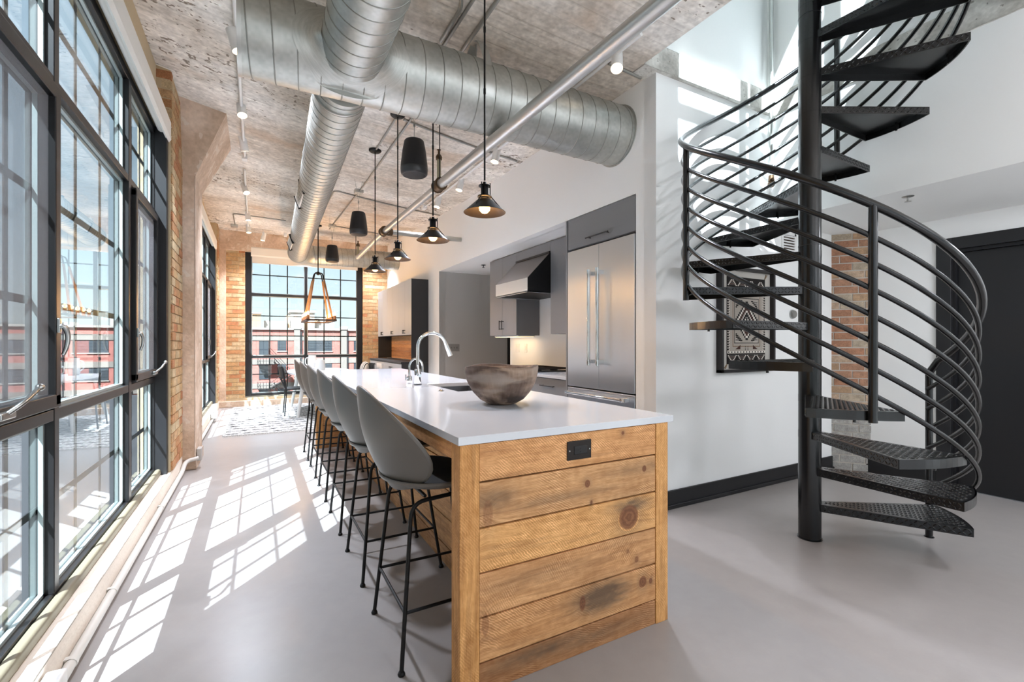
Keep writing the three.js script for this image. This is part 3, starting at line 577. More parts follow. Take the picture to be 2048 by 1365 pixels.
// ---------------------------------------------------------------- spiral stair
{
  const s = thing('spiral_staircase', 'black steel spiral staircase with chequer-plate treads and curved rails', 'staircase', [3.09, 0, -1.67]);
  const H = 3.43 / 15, ST = 29.63, A0 = -63.9, R = 0.75, rad = (d) => d * Math.PI / 180;
  const P = (deg, r, y) => [r * Math.cos(rad(deg)), y, -r * Math.sin(rad(deg))];
  const pole = part('pole', [rod([0, 0, 0], [0, 5.2, 0], 0.0635, 32)], M.stair, s);
  for (const y of [1.86, 3.32]) part('pole_joint', rod([0, y, 0], [0, y + 0.004, 0], 0.0645, 32), M.black, pole);
  part('floor_flange', lathe([[0, 0], [0.07, 0], [0.07, 0.006], [0, 0.006]], 28), M.stair, pole);
  const tread = (deg, y, span = 31.5) => {
    const sh = new THREE.Shape(), n = 10, hub = 0.055;
    const c = (d, r, side) => { const a = rad(d), o = side; return new THREE.Vector2(r * Math.cos(a) - o * Math.sin(a), r * Math.sin(a) + o * Math.cos(a)); };
    const pts = [c(deg, hub, -0.02), c(deg, R, -0.0)]; for (let i = 1; i < n; i++) pts.push(new THREE.Vector2(R * Math.cos(rad(deg + span * i / n)), R * Math.sin(rad(deg + span * i / n)))); pts.push(c(deg + span, R, 0), c(deg + span, hub, 0.02));
    sh.setFromPoints(pts);
    const top = new THREE.ExtrudeGeometry(sh, { depth: 0.005, bevelEnabled: false }); top.rotateX(-Math.PI / 2); top.translate(0, y - 0.005, 0); metric(top);
    const lip = (a, b, t) => { const A = V(a.x, 0, -a.y), B = V(b.x, 0, -b.y), d = B.clone().sub(A), L = d.length(), g = bx(0, L, y - 0.046, y - 0.001, -t, t); g.rotateY(Math.atan2(-d.z, d.x)); g.translate(A.x, 0, A.z); return g; };
    const tr = part('tread', [top, lip(pts[0], pts[1], 0.003), lip(pts[pts.length - 1], pts[pts.length - 2], 0.003)], M.plate, s);
    // raised lozenges of the chequer plate: on top and on both lips
    const loz = [], put = (o, ex, ey, ez, k) => { // o centre, ex / ey in the face, ez outward
      const c = Math.SQRT1_2, a = ex.clone().multiplyScalar(c).addScaledVector(ey, k * c), b = ex.clone().multiplyScalar(-k * c).addScaledVector(ey, c), W = (x, y, z) => o.clone().addScaledVector(a, x).addScaledVector(b, y).addScaledVector(ez, z);
      const p = [W(-0.013, 0, 0), W(0, -0.0045, 0), W(0.013, 0, 0), W(0, 0.0045, 0), W(-0.006, 0, 0.0022), W(0.006, 0, 0.0022)];
      for (const [i, j, q] of [[0, 1, 4], [1, 5, 4], [1, 2, 5], [2, 3, 5], [3, 4, 5], [3, 0, 4]]) loz.push(p[i], p[j], p[q]);
    };
    const up = V(0, 1, 0), e1 = V(Math.cos(rad(deg)), 0, -Math.sin(rad(deg))), e2 = V(-Math.sin(rad(deg)), 0, -Math.cos(rad(deg)));
    for (let i = 0; i < 34; i++) for (let j = -1; j < 20; j++) { const r = 0.085 + i * 0.0205, q = j * 0.0205, rr = Math.hypot(r, q), an = Math.atan2(q, r) * 180 / Math.PI; if (rr < R - 0.02 && an > 1.2 && an < span - 1.2) put(V(0, y, 0).addScaledVector(e1, r).addScaledVector(e2, q), e1, e2, up, (i + j) % 2 ? 1 : -1); }
    for (const [d, s2] of [[deg, -1], [deg + span, 1]]) { const f1 = V(Math.cos(rad(d)), 0, -Math.sin(rad(d))), f2 = V(-Math.sin(rad(d)), 0, -Math.cos(rad(d))).multiplyScalar(s2); for (let i = 0; i < 33; i++) for (let j = 0; j < 2; j++) { const r = 0.08 + i * 0.0205; put(V(0, y - 0.013 - j * 0.0205, 0).addScaledVector(f1, r).addScaledVector(f2, 0.0035 + 0.02 * (1 - r / R)), f1, up, f2, (i + j) % 2 ? 1 : -1); } }
    const lg = new THREE.BufferGeometry().setFromPoints(loz); lg.computeVertexNormals();
    const band = []; for (let i = 0; i < n; i++) { const a = deg + span * i / n, b = deg + span * (i + 1) / n; const p = P(a, R, 0), q = P(b, R, 0), L = Math.hypot(q[0] - p[0], q[2] - p[2]), g = bx(-0.0005, L + 0.0005, y - 0.046, y, -0.004, 0.003); g.rotateY(Math.atan2(-(q[2] - p[2]), q[0] - p[0])); g.translate(p[0], 0, p[2]); band.push(g); }
    part('outer_band', band, M.stair, tr);
    part('raised_lozenges', lg, M.stair, tr).userData.kind = 'stuff';
    part('hub_weld', rod([0, y - 0.046, 0], [0, y - 0.001, 0], 0.0642, 24), M.stair, tr);
    const bolt = P(deg + span * 0.5, R - 0.02, y - 0.03); part('bolt', rod([bolt[0], y - 0.06, bolt[2]], [bolt[0], y - 0.005, bolt[2]], 0.007, 8), M.stair, tr);
  };
  for (let i = 1; i <= 14; i++) tread(A0 - ST * (i - 1), H * i);
  tread(A0 - ST * 14, H * 15, 62);
  const slope = H / ST, RY = (d) => 1.902 + (-132.5 - d) * slope, RR = 0.772;
  const helix = (d0, d1, dy, RR = 0.772) => { const n = Math.ceil(Math.abs(d1 - d0) / 4), o = []; for (let i = 0; i <= n; i++) { const d = lerp(d0, d1, i / n); o.push(P(d, RR, RY(d) + dy)); } return o; };
  const D0 = -28, D1 = -472;
  // the rail bends down into the newel post
  const start = [P(D0, RR, RY(D0) - 0.16), P(D0, RR, RY(D0) - 0.06), P(D0 - 0.8, RR, RY(D0) - 0.03), P(D0 - 2.5, RR, RY(D0) - 0.002)];
  part('handrail', sweep([...start, ...helix(D0 - 5, D1, 0)], 0.0205, 12), M.stair, s);
  for (let k = 0; k < 7; k++) part('rail', sweep(helix(k === 6 ? -52 : D0, D1, -0.148 - 0.126 * k, 0.76), 0.0125, 10), M.stair, s);
  part('newel_post', rod(P(D0, RR, 0), P(D0, RR, RY(D0) - 0.06), 0.0195, 14), M.stair, s);
  part('post_foot', rod(P(D0, RR, 0), P(D0, RR, 0.004), 0.026, 14), M.stair, s);
  for (const [d, bot] of [[-132.5, -1.04], [-212.5, -1.0], [-344.5, -0.86], [-426, -0.95]]) part('post', rod(P(d, RR, RY(d) + bot), P(d, RR, RY(d) - 0.005), 0.0195, 14), M.stair, s);
}

// ---------------------------------------------------------------- kitchen wall: refrigerator, cabinets, hood
const barHandle = (p0, p1, out, m, r = 0.006) => { const a = V(...p0), b = V(...p1), d = b.clone().sub(a), o = V(...out); return [rod(a.clone().addScaledVector(d, -0.12), b.clone().addScaledVector(d, 0.12), r, 10), rod(a.clone().sub(o), a, r * 0.8, 8), rod(b.clone().sub(o), b, r * 0.8, 8)]; };
{
  const f = thing('refrigerator', 'tall built-in stainless steel refrigerator with two long handles', 'refrigerator');
  const zn = -2.693, zf = -3.585, zm = -3.128;
  part('body', bx(XR + 0.03, 3.2, 0.02, 2.1, zf, zn), M.nearblack, f);
  part('door', bx(XR - 0.002, XR + 0.05, 0.845, 2.1, zf + 0.003, zm - 0.0015, 0.004), M.steel, f);
  const d2 = part('door', bx(XR - 0.002, XR + 0.05, 0.845, 2.1, zm + 0.0015, zn - 0.003, 0.004), M.steel, f);
  const drawer = part('freezer_drawer', bx(XR - 0.002, XR + 0.05, 0.1, 0.832, zf + 0.003, zn - 0.003, 0.004), M.steel, f);
  for (const z of [zm - 0.06, zm + 0.055]) part('door_handle', [rod([XR - 0.065, 1.07, z], [XR - 0.065, 1.86, z], 0.0145, 16), ...[1.085, 1.845].map((y) => bx(XR - 0.078, XR, y - 0.017, y + 0.017, z - 0.012, z + 0.012, 0.004)), ...[[1.05, 1.09], [1.83, 1.88]].map(([a, b]) => rod([XR - 0.065, a, z], [XR - 0.065, b, z], 0.0165, 16))], M.chrome, f);
  part('drawer_handle', [rod([XR - 0.065, 0.79, zf + 0.06], [XR - 0.065, 0.79, zn - 0.06], 0.0145, 16), ...[zf + 0.08, zn - 0.08].map((z) => bx(XR - 0.078, XR, 0.773, 0.807, z - 0.012, z + 0.012, 0.004))], M.chrome, drawer);
  part('toe_grille', bx(XR + 0.02, XR + 0.06, 0.01, 0.09, zf, zn), M.black, f);
}
{
  const c = thing('fridge_cabinet', 'grey cabinet with flip-up door above the refrigerator', 'cabinet');
  part('body', bx(XR + 0.025, 3.2, 2.115, 2.4, -3.59, -2.69), M.cabGrey, c);
  const d = part('door', bx(XR, XR + 0.022, 2.118, 2.398, -3.575, -2.69, 0.002), M.cabGrey, c);
  part('handle', barHandle([XR - 0.035, 2.17, -3.24], [XR - 0.035, 2.17, -3.0], [-0.035, 0, 0], M.black), M.black, d);
  part('side_panel', bx(XR, 3.24, 0.0, 2.4, -3.612, -3.592, 0.001), M.cabGrey, c);
}
const XC = 2.9;
function upperCab(name, label, z0, z1, y0, y1, splits, handles) {
  const c = thing(name, label, 'cabinet', [0, 0, 0], 0, 'grey upper kitchen cabinets');
  part('body', bx(XC + 0.02, 3.245, y0, y1, z0, z1), M.cabMid, c);
  const zs = [z0, ...splits, z1];
  for (let i = 0; i + 1 < zs.length; i++) {
    const d = part('door', bx(XC, XC + 0.02, y0 + 0.002, y1 - 0.002, zs[i] + 0.0015, zs[i + 1] - 0.0015, 0.0015), M.cabGrey, c);
    if (handles[i] !== undefined) part('handle', barHandle([XC - 0.032, y0 + 0.09, handles[i]], [XC - 0.032, y0 + 0.19, handles[i]], [-0.032, 0, 0], M.black, 0.005), M.black, d);
  }
  return c;
}
upperCab('upper_cabinet', 'grey two-door upper cabinet at the far side of the range hood', -5.91, -5.145, 1.345, 2.395, [-5.53], [-5.565, -5.495]);
upperCab('upper_cabinet', 'grey single-door upper cabinet between range hood and refrigerator', -4.362, -3.612, 1.345, 2.395, [], [-3.66]);
{
  const c = upperCab('hood_cabinet', 'short grey cabinet above the range hood', -5.145, -4.362, 2.285, 2.395, [], []);
  const s = thing('range_hood', 'stainless steel range hood with sloped front', 'range hood');
  const z0 = -5.14, z1 = -4.366, pf = [[2.602, 1.81], [2.602, 1.965], [2.895, 2.265], [3.245, 2.265], [3.245, 1.81]];
  const wallq = (a, b) => grid(1, 1, (i, j) => { const p = i ? b : a; return [p[0], p[1], lerp(z0, z1, j), lerp(z0, z1, j), p[1] + p[0]]; });
  const hs = std(0x8f8882, 0.36, 1); part('front', [wallq(pf[0], pf[1])], M.steel, s); part('slope', [wallq(pf[1], pf[2])], hs, s);  // slope is the same steel, its colour darkened to mimic a darker reflection
  part('top', [wallq(pf[2], pf[3])], M.steel, s);
  const sh = new THREE.Shape(pf.map(([x, y]) => new THREE.Vector2(x, y)));
  for (const z of [z0, z1 - 0.002]) part('side_panel', metric(new THREE.ExtrudeGeometry(sh, { depth: 0.002, bevelEnabled: false }).translate(0, 0, z)), std(0x2a2a2b, 0.4, 0.6), s);
  part('underside', [bx(2.61, 3.24, 1.815, 1.82, z0, z1)], std(0x1c1a19, 0.5, 0.4), s);
  part('lip', [bx(2.602, 2.612, 1.805, 1.82, z0, z1), bx(2.602, 3.245, 1.805, 1.82, z1 - 0.006, z1), bx(2.602, 3.245, 1.805, 1.82, z0, z0 + 0.006)], M.steel, s);
  part('top_rail', bx(2.885, 2.9, 2.262, 2.282, z0, z1), M.black, s);
  part('maker_badge', bx(2.6005, 2.602, 1.832, 1.838, z1 - 0.07, z1 - 0.02), M.white, s);
}
{
  const c = thing('base_cabinet', 'grey base cabinets with drawers under the cooktop', 'cabinet');
  part('body', bx(2.64, 3.24, 0.1, 0.886, -5.93, -3.62), M.cabMid, c);
  part('toe_kick', bx(2.7, 3.2, 0, 0.1, -5.93, -3.62), M.black, c);
  const zs = [-5.93, -5.2, -4.32, -3.62];
  for (let i = 0; i < 3; i++) for (const [a, b] of [[0.69, 0.882], [0.4, 0.686], [0.105, 0.396]]) {
    const d = part('drawer', bx(2.618, 2.64, a, b, zs[i] + 0.002, zs[i + 1] - 0.002, 0.002), M.cabGrey, c), zc = (zs[i] + zs[i + 1]) / 2;
    part('handle', barHandle([2.585, (a + b) / 2 + 0.02, zc - 0.1], [2.585, (a + b) / 2 + 0.02, zc + 0.1], [-0.033, 0, 0], M.black), M.black, d);
  }
  solo('cooking_worktop', 'white quartz worktop along the kitchen wall', 'countertop', bx(2.6, 3.249, 0.888, 0.917, -5.945, -3.615, 0.002), M.counter);
  const k = thing('gas_cooktop', 'black gas cooktop with cast grates below the hood', 'cooktop', [2.93, 0.917, -4.754]);
  part('pan', bx(-0.25, 0.25, 0, 0.012, -0.38, 0.38, 0.004), std(0x2a2a2c, 0.3, 0.6), k);
  for (const zc of [-0.25, 0, 0.25]) {
    const g = []; for (const x of [-0.22, -0.07, 0.07, 0.22]) g.push(bx(x - 0.006, x + 0.006, 0.03, 0.046, zc - 0.12, zc + 0.12)); for (const z of [-0.12, 0, 0.12]) g.push(bx(-0.226, 0.226, 0.03, 0.046, zc + z - 0.006, zc + z + 0.006)); for (const x of [-0.22, 0.22]) for (const z of [-0.115, 0.115]) g.push(bx(x - 0.006, x + 0.006, 0.012, 0.032, zc + z - 0.006, zc + z + 0.006));
    part('grate', g, std(0x241d1a, 0.7, 0.3), k);
    for (const x of [-0.11, 0.11]) part('burner', at(lathe([[0, 0.012], [0.045, 0.012], [0.045, 0.022], [0.03, 0.028], [0, 0.028]], 20), x, 0, zc), M.black, k);
  }
}
// light strip under the far upper cabinet
function glow(color, i) { return new THREE.MeshStandardMaterial({ color: 0x000000, emissive: color, emissiveIntensity: i, roughness: 0.5 }); }
{
  const l = thing('cabinet_light_strip', 'warm light strip under the two-door upper cabinet', 'light');
  part('housing', bx(2.95, 3.2, 1.329, 1.345, -5.86, -5.19, 0.003), M.white, l);
  part('light_diffuser', bx(2.96, 3.19, 1.324, 1.329, -5.85, -5.2), glow(0xffd9a0, 1.2), l);
  const r = new THREE.RectAreaLight(0xffcf95, 0.3, 0.22, 0.64); r.position.set(3.075, 1.32, -5.525); r.rotation.x = -Math.PI / 2; l.add(r);
}
function switchPlate(name, label, cat, pos, turn, w, n, m = M.white) {
  const s = thing(name, label, cat, pos, turn);
  part('cover_plate', bx(-w / 2, w / 2, -0.06, 0.06, 0, 0.006, 0.003), m, s);
  for (let i = 0; i < n; i++) { const x = (i - (n - 1) / 2) * 0.046; part('rocker', bx(x - 0.015, x + 0.015, -0.03, 0.03, 0.005, 0.01, 0.002), m, s); }
}
switchPlate('light_switch', 'double white rocker switch on the white splashback', 'switch', [3.249, 1.175, -5.73], -Math.PI / 2, 0.118, 2);
switchPlate('power_outlet', 'single white outlet plate on the white splashback', 'outlet', [3.249, 1.175, -5.5], -Math.PI / 2, 0.075, 1);
{
  const s = thing('toggle_switch_plate', 'grey triple toggle switch plate on the grey passage wall', 'switch', [2.836, 1.17, -7.117]);
  part('cover_plate', bx(-0.095, 0.095, -0.06, 0.06, 0, 0.006, 0.003), std(0x8d8b87, 0.5), s);
  for (const x of [-0.046, 0, 0.046]) part('toggle', bx(x - 0.005, x + 0.005, -0.012, 0.012, 0.004, 0.018, 0.002), std(0x6f6d69, 0.5), s);
}
function sprinkler(label, x, y, z, m) {
  const s = thing('fire_sprinkler', label, 'sprinkler', [x, y, z]);
  part('escutcheon', lathe([[0, 0], [0.036, 0], [0.034, -0.004], [0.012, -0.01], [0, -0.01]], 20), m, s);
  part('sprinkler_head', [rod([0, -0.008, 0], [0, -0.034, 0], 0.007, 10), lathe([[0, -0.04], [0.02, -0.04], [0.02, -0.036], [0, -0.034]], 16)], m, s);
}
sprinkler('black fire sprinkler in the kitchen niche ceiling', 2.945, 2.405, -6.22, M.black);
sprinkler('chrome fire sprinkler in the hall ceiling by the stair', 4.15, 2.31, -1.56, M.satin);

// ---------------------------------------------------------------- bar cabinets at the far end
{
  const zn = -7.64, zf = -10.08, xf = 2.28;
  const c = thing('bar_upper_cabinet', 'light grey wall cabinets with dark end panel at the far bar', 'cabinet');
  part('end_panel', bx(xf, XR - 0.002, 0.927, 2.335, zn - 0.02, zn, 0.002), M.cabDark, c);
  part('end_panel', bx(xf, XR - 0.002, 0.93, 2.335, zf, zf + 0.02, 0.002), M.cabDark, c);
  part('body', bx(xf + 0.02, XR - 0.002, 1.39, 2.33, zf + 0.02, zn - 0.02), M.cabDark, c);
  const n = 6;
  for (let i = 0; i < n; i++) {
    const a = lerp(zf, zn, i / n), b = lerp(zf, zn, (i + 1) / n), d = part('door', bx(xf - 0.002, xf + 0.018, 1.388, 2.335, a + 0.0015, b - 0.0015, 0.002), M.cabLight, c), z = i % 2 ? a + 0.035 : b - 0.035;
    part('handle', barHandle([xf - 0.03, 1.42, z], [xf - 0.03, 1.47, z], [-0.03, 0, 0], M.black, 0.006), M.black, d);
  }
  const w = thing('bar_splashback', 'tan wood plank splashback between the far bar cabinets', 'splashback');
  for (let k = 0; k < 3; k++) part('plank', remap(bx(XR - 0.016, XR - 0.002, 0.935 + k * 0.152, 1.084 + k * 0.152, zf + 0.02, zn - 0.02, 0.002), (x, y, z) => [z * 0.5, y]), woodPlank, w);
  const b = thing('bar_base_cabinet', 'light grey base cabinets of the far bar with dark end panel', 'cabinet');
  part('body', bx(2.135, XR - 0.002, 0.1, 0.895, zf, zn - 0.02), M.cabDark, b);
  part('end_panel', bx(2.115, XR - 0.002, 0, 0.895, zn - 0.02, zn, 0.002), M.cabDark, b);
  const zs = [zf, -9.6, -8.9, -8.3, zn - 0.02];
  for (let i = 0; i < 4; i++) { const d = part('door', bx(2.112, 2.134, 0.105, 0.89, zs[i] + 0.002, zs[i + 1] - 0.002, 0.002), i === 1 ? M.cabLight : M.cabLight, b); const z = i % 2 ? zs[i] + 0.05 : zs[i + 1] - 0.05; part('handle', barHandle([2.082, 0.72, z], [2.082, 0.82, z], [-0.03, 0, 0], M.black, 0.006), M.black, d); }
  part('fridge_window', bx(2.108, 2.114, 0.3, 0.85, -9.45, -9.05, 0.002), M.white, b);
  solo('bar_countertop', 'dark worktop of the far bar', 'countertop', bx(2.1, XR - 0.002, 0.896, 0.926, zf, zn, 0.002), M.cabDark);
}

// ---------------------------------------------------------------- ducts, pipes, conduits
function spiralDuct(parent, a, b, r, seamPitch = 0.115, name = 'duct_run', capped = true) {
  const A = V(...a), B = V(...b), L = A.distanceTo(B), d = part(name, sweep([A, B], r, 40, capped), M.galv, parent);
  const T = B.clone().sub(A).normalize(), N = V(0, 1, 0).sub(T.clone().multiplyScalar(T.y)).normalize(), Bn = T.clone().cross(N), n = Math.round(L / seamPitch * 28), pts = [];
  for (let i = 0; i <= n; i++) { const t = i / n, an = t * L / seamPitch * Math.PI * 2; pts.push(A.clone().addScaledVector(T, t * L).addScaledVector(N, Math.cos(an) * r).addScaledVector(Bn, Math.sin(an) * r)); }
  part('spiral_seam', sweep(pts, 0.004, 5), M.seam, d);
  return d;
}
{
  const d = thing('air_duct', 'large galvanised spiral duct with branches under the concrete ceiling', 'duct');
  const YD = 2.945, ZD = -2.91, RD = 0.228;
  spiralDuct(d, [-0.085, YD, ZD], [XR + 0.005, YD - 0.01, ZD], RD, 0.118, 'main_duct');
  part('wall_collar', rod([XR - 0.006, YD - 0.01, ZD], [XR + 0.002, YD - 0.01, ZD], RD + 0.012, 40), M.galvPlain, d);
  part('end_ring', [rod([-0.09, YD, ZD], [-0.07, YD, ZD], RD + 0.005, 40)], M.galvPlain, d);
  spiralDuct(d, [0.475, 2.9, ZD + 0.17], [0.44, 2.93, 1.6], 0.172, 0.1, 'near_branch');
  spiralDuct(d, [0.475, 2.88, ZD - 0.12], [0.66, 2.9, -9.35], 0.163, 0.1, 'far_branch');
  part('saddle', [grid(72, 28, (i, j) => { const a = i * Math.PI * 2, q = lerp(0.168, 0.30, j), x = 0.475 + q * Math.cos(a) * 1.05, yy = 2.9 + q * Math.sin(a) * 0.7, dy = clamp((yy - YD) / RD, -0.97, 0.97); return [x, yy, ZD + RD * Math.sqrt(1 - dy * dy) + 0.007 + (1 - j) ** 4 * 0.04]; })], M.galv, d);
  part('branch_collar', rod([0.472, 2.88, ZD - 0.235], [0.474, 2.88, ZD - 0.25], 0.171, 36), M.galvPlain, d);
  part('branch_collar', rod([0.567, 2.89, -6.15], [0.567, 2.89, -6.17], 0.168, 36), M.galvPlain, d);
  // elbow and cross run at the far end
  const elbow = []; for (let i = 0; i <= 10; i++) { const t = i / 10 * Math.PI / 2; elbow.push([0.66 + 0.28 * (1 - Math.cos(t)), 2.9 + 0.03 * i / 10, -9.33 - 0.28 * Math.sin(t)]); }
  part('elbow', sweep(elbow, 0.175, 32), M.galv, d);
  spiralDuct(d, [0.93, 2.93, -9.61], [XR + 0.005, 2.95, -9.61], 0.178, 0.1, 'cross_run');
  part('wall_collar', rod([XR - 0.3, 2.948, -9.61], [XR - 0.28, 2.948, -9.61], 0.186, 32), M.galvPlain, d);
  // supply grilles on the far branch
  for (const [z, x] of [[-5.45, 0.56], [-8.1, 0.62]]) {
    const g = part('grille_frame', [bx(-0.3, 0.3, -0.06, -0.045, 0.0, 0.012), bx(-0.3, 0.3, 0.045, 0.06, 0, 0.012), bx(-0.3, -0.285, -0.06, 0.06, 0, 0.012), bx(0.285, 0.3, -0.06, 0.06, 0, 0.012)], M.white, d);
    g.position.set(x - 0.152, 2.835, z); g.rotation.set(0.35, -Math.PI / 2, 0, 'YXZ');
    const v = []; for (let k = 0; k < 16; k++) v.push(bx(-0.28 + k * 0.036, -0.272 + k * 0.036, -0.045, 0.045, 0.002, 0.01));
    part('grille_vanes', v, M.white, g); part('grille_back', bx(-0.285, 0.285, -0.045, 0.045, -0.012, 0.001), M.nearblack, g);
    for (const e of [-0.303, 0.303]) part('grille_end', bx(e - 0.008, e + 0.008, -0.075, 0.075, -0.02, 0.02), M.black, g);
  }
  // hanger strap
  const strap = grid(60, 1, (i, j) => { const t = i * 2 - 1, a = (1 - Math.abs(t)) , s = Math.sign(t) || 1; const ang = a * 1.9; const y = a > 0.55 ? YD - RD * Math.sin((a - 0.55) / 0.45 * Math.PI / 2) : lerp(3.3, YD, Math.min(1, a / 0.55)), z = a > 0.55 ? RD * 1.012 * Math.cos((a - 0.55) / 0.45 * Math.PI / 2) : lerp(0.02, RD * 1.012, Math.sqrt(Math.min(1, a / 0.55))); return [1.29 + j * 0.06, y, ZD + s * z]; });
  part('hanger_strap', strap, M.galvPlain, d);
  part('hanger_rod', [rod([1.32, YD + 0.2, ZD], [1.32, 3.34, ZD], 0.006), rod([0.57, 3.04, -5.0], [0.57, 3.4, -5.0], 0.006), rod([0.63, 3.05, -7.4], [0.63, 3.42, -7.4], 0.006)], M.galvPlain, d);
}
{
  const p = thing('sprinkler_pipe', 'thick silver sprinkler main slanting across the ceiling to the far end', 'pipe');
  const PY = 2.66, PX = 1.433, ZT = -3.95;
  part('pipe_run', sweep([[1.5, PY, 0.6], [1.478, PY, -1.415], [PX, PY, ZT]], 0.041, 20), M.pipe, p);
  part('pipe_run', sweep([[PX, PY - 0.003, ZT], [1.41, PY - 0.003, -5.91], [1.455, PY - 0.003, -7.9]], 0.033, 20), M.pipe, p);
  for (const [x, z] of [[PX, ZT], [1.41, -5.91]]) part('coupling', [rod([x, PY, z - 0.045], [x, PY, z + 0.045], 0.052, 20), rod([x, PY, z - 0.055], [x, PY, z - 0.042], 0.058, 20), rod([x, PY, z + 0.042], [x, PY, z + 0.055], 0.058, 20)], M.bronze, p);
  part('branch_pipe', rod([1.41, PY, -5.91], [XR, 2.735, -6.2], 0.033, 18), M.galvPlain, p);
  part('branch_flange', rod([1.465, PY + 0.003, -5.925], [1.51, PY + 0.007, -5.936], 0.048, 18), M.bronze, p);
  const headG = () => lathe([[0, 0.0], [0.026, 0], [0.028, 0.026], [0.02, 0.044], [0.011, 0.052], [0.009, 0.086], [0.02, 0.09], [0, 0.096]], 16);
  for (const [x, z, h] of [[PX, ZT - 0.01, 0.23], [1.453, -7.86, 0.17]]) { const r = part('riser', rod([x, PY, z], [x, PY + h, z], 0.018, 14), std(0xa9a184, 0.6), p); part('upright_head', at(headG(), x, PY + h, z), M.bronze, r); }
  for (const z of [-3.85, -7.75, -1.2]) part('hanger_rod', rod([1.4, PY, z], [1.4, ceilY(1.4, z) + 0.01, z], 0.005, 6), M.black, p);
}
solo('ceiling_hole_disc', 'dark disc standing in for a round hole in the concrete ceiling above the large duct', 'dark_hole', at(lathe([[0, 0.04], [0.05, 0.04], [0.055, 0], [0.062, -0.004], [0.066, 0.004], [0.066, 0.05]], 24), 1.86, ceilY(1.86, -3.36) - 0.002, -3.36), M.nearblack);  // near-black rim and disc stand in for a dark hole
function conduit(label, pts, r = 0.011, boxes = []) {
  const c = thing('electrical_conduit', label, 'conduit', [0, 0, 0], 0, 'metal conduits on the ceiling');
  part('tube', sweep(fillet(pts, 0.08, 5), r, 10), M.conduit, c);
  boxes.forEach(([x, y, z]) => part('junction_box', bx(x - 0.055, x + 0.055, y - 0.045, y + 0.01, z - 0.055, z + 0.055, 0.006), M.galvPlain, c));
}
const cy = (x, z, d = 0.012) => ceilY(x, z) - d;
const line = (x0, z0, x1, z1, n = 6) => Array.from({ length: n + 1 }, (_, i) => { const x = lerp(x0, x1, i / n), z = lerp(z0, z1, i / n); return [x, cy(x, z), z]; });
conduit('straight conduit running forward over the large duct beside its twin', line(1.16, 1.0, 1.13, -3.3));
conduit('conduit beside the first one, nearer the kitchen wall', line(1.25, 1.0, 1.26, -3.3), 0.013);
conduit('bent conduit crossing the ceiling between the two duct branches', [[0.62, cy(0.62, -2.35), -2.35], [0.95, cy(0.95, -2.45), -2.45], [1.1, cy(1.1, -2.6), -2.6], [1.1, cy(1.1, -3.0), -3.0]], 0.012);
conduit('conduit linking the ceiling canopies of the pendant lamps', line(1.12, -3.1, 1.11, -5.0), 0.01);
conduit('long conduit with boxes feeding the hanging speakers', line(1.24, -3.3, 1.2, -9.3, 10), 0.011, [[1.21, cy(1.21, -6.5, 0), -6.5], [1.2, cy(1.2, -8.95, 0), -8.95]]);
conduit('conduit crossing toward the kitchen wall above the nearest speaker', line(1.18, -4.2, 2.5, -4.42), 0.01);
conduit('conduit crossing toward the kitchen wall above the middle speaker', [...line(0.93, -8.6, 0.93, -6.75, 2), ...line(0.98, -6.72, 2.55, -7.0)], 0.01);
conduit('conduit at the far beam leading to the kitchen wall', line(1.2, -8.98, 2.5, -9.3), 0.01);
conduit('conduit loop between the left light track and the far duct', [[-0.35, cy(-0.35, -9.9), -9.9], [-0.35, cy(-0.35, -9.1), -9.1], [-0.1, cy(-0.1, -9.1), -9.1], [0.45, cy(0.45, -9.1), -9.1]], 0.009, [[-0.36, cy(-0.36, -9.95, 0), -9.95]]);
conduit('short conduit by the slab corner near the stair', line(2.2, -2.56, 2.53, -2.58), 0.012);
{
  const c = thing('wall_conduit', 'thin vertical pipe in the corner of the upper stair wall', 'pipe');
  part('tube', rod([3.9, 2.62, ZA + 0.05], [3.9, 6.25, ZA + 0.05], 0.016, 12), M.galvPlain, c);
  part('valve', [at(new THREE.SphereGeometry(0.03, 14, 10), 3.9, 2.62, ZA + 0.05), at(new THREE.CylinderGeometry(0.02, 0.026, 0.05, 14), 3.9, 2.67, ZA + 0.05)], M.bronze, c);
}
{
  const c = thing('floor_conduit', 'painted pipe running along the floor below the left windows', 'pipe');
  const pm = std(0xc8c5bf, 0.55);
  part('tube', [sweep(fillet([[-0.612, 0.036, 2.5], [-0.612, 0.036, -5.3], [-0.60, 0.105, -5.42], [-0.5, 0.118, -5.45]], 0.06), 0.0185, 12)], pm, c);
  part('tube', [rod([-0.612, 0.036, -6.15], [-0.612, 0.036, -9.6], 0.0185, 12)], pm, c);
  for (const z of [-2.33, -2.9, -4.2]) part('tube_clip', [rod([-0.612, 0.036, z - 0.012], [-0.612, 0.036, z + 0.012], 0.0205, 12), bx(-0.632, -0.612, 0.05, 0.056, z - 0.012, z + 0.012)], pm, c);
  part('outlet_box', bx(-0.628, -0.57, 0.02, 0.125, -2.14, -1.98, 0.008), M.white, c);
  part('outlet_box', [bx(-0.52, -0.48, 0.08, 0.2, -5.62, -5.5, 0.006)], std(0xb9b6b2, 0.4, 0.5), c);
  part('outlet_box', bx(-0.628, -0.55, 0.06, 0.17, -8.75, -8.6, 0.006), M.white, c);
}

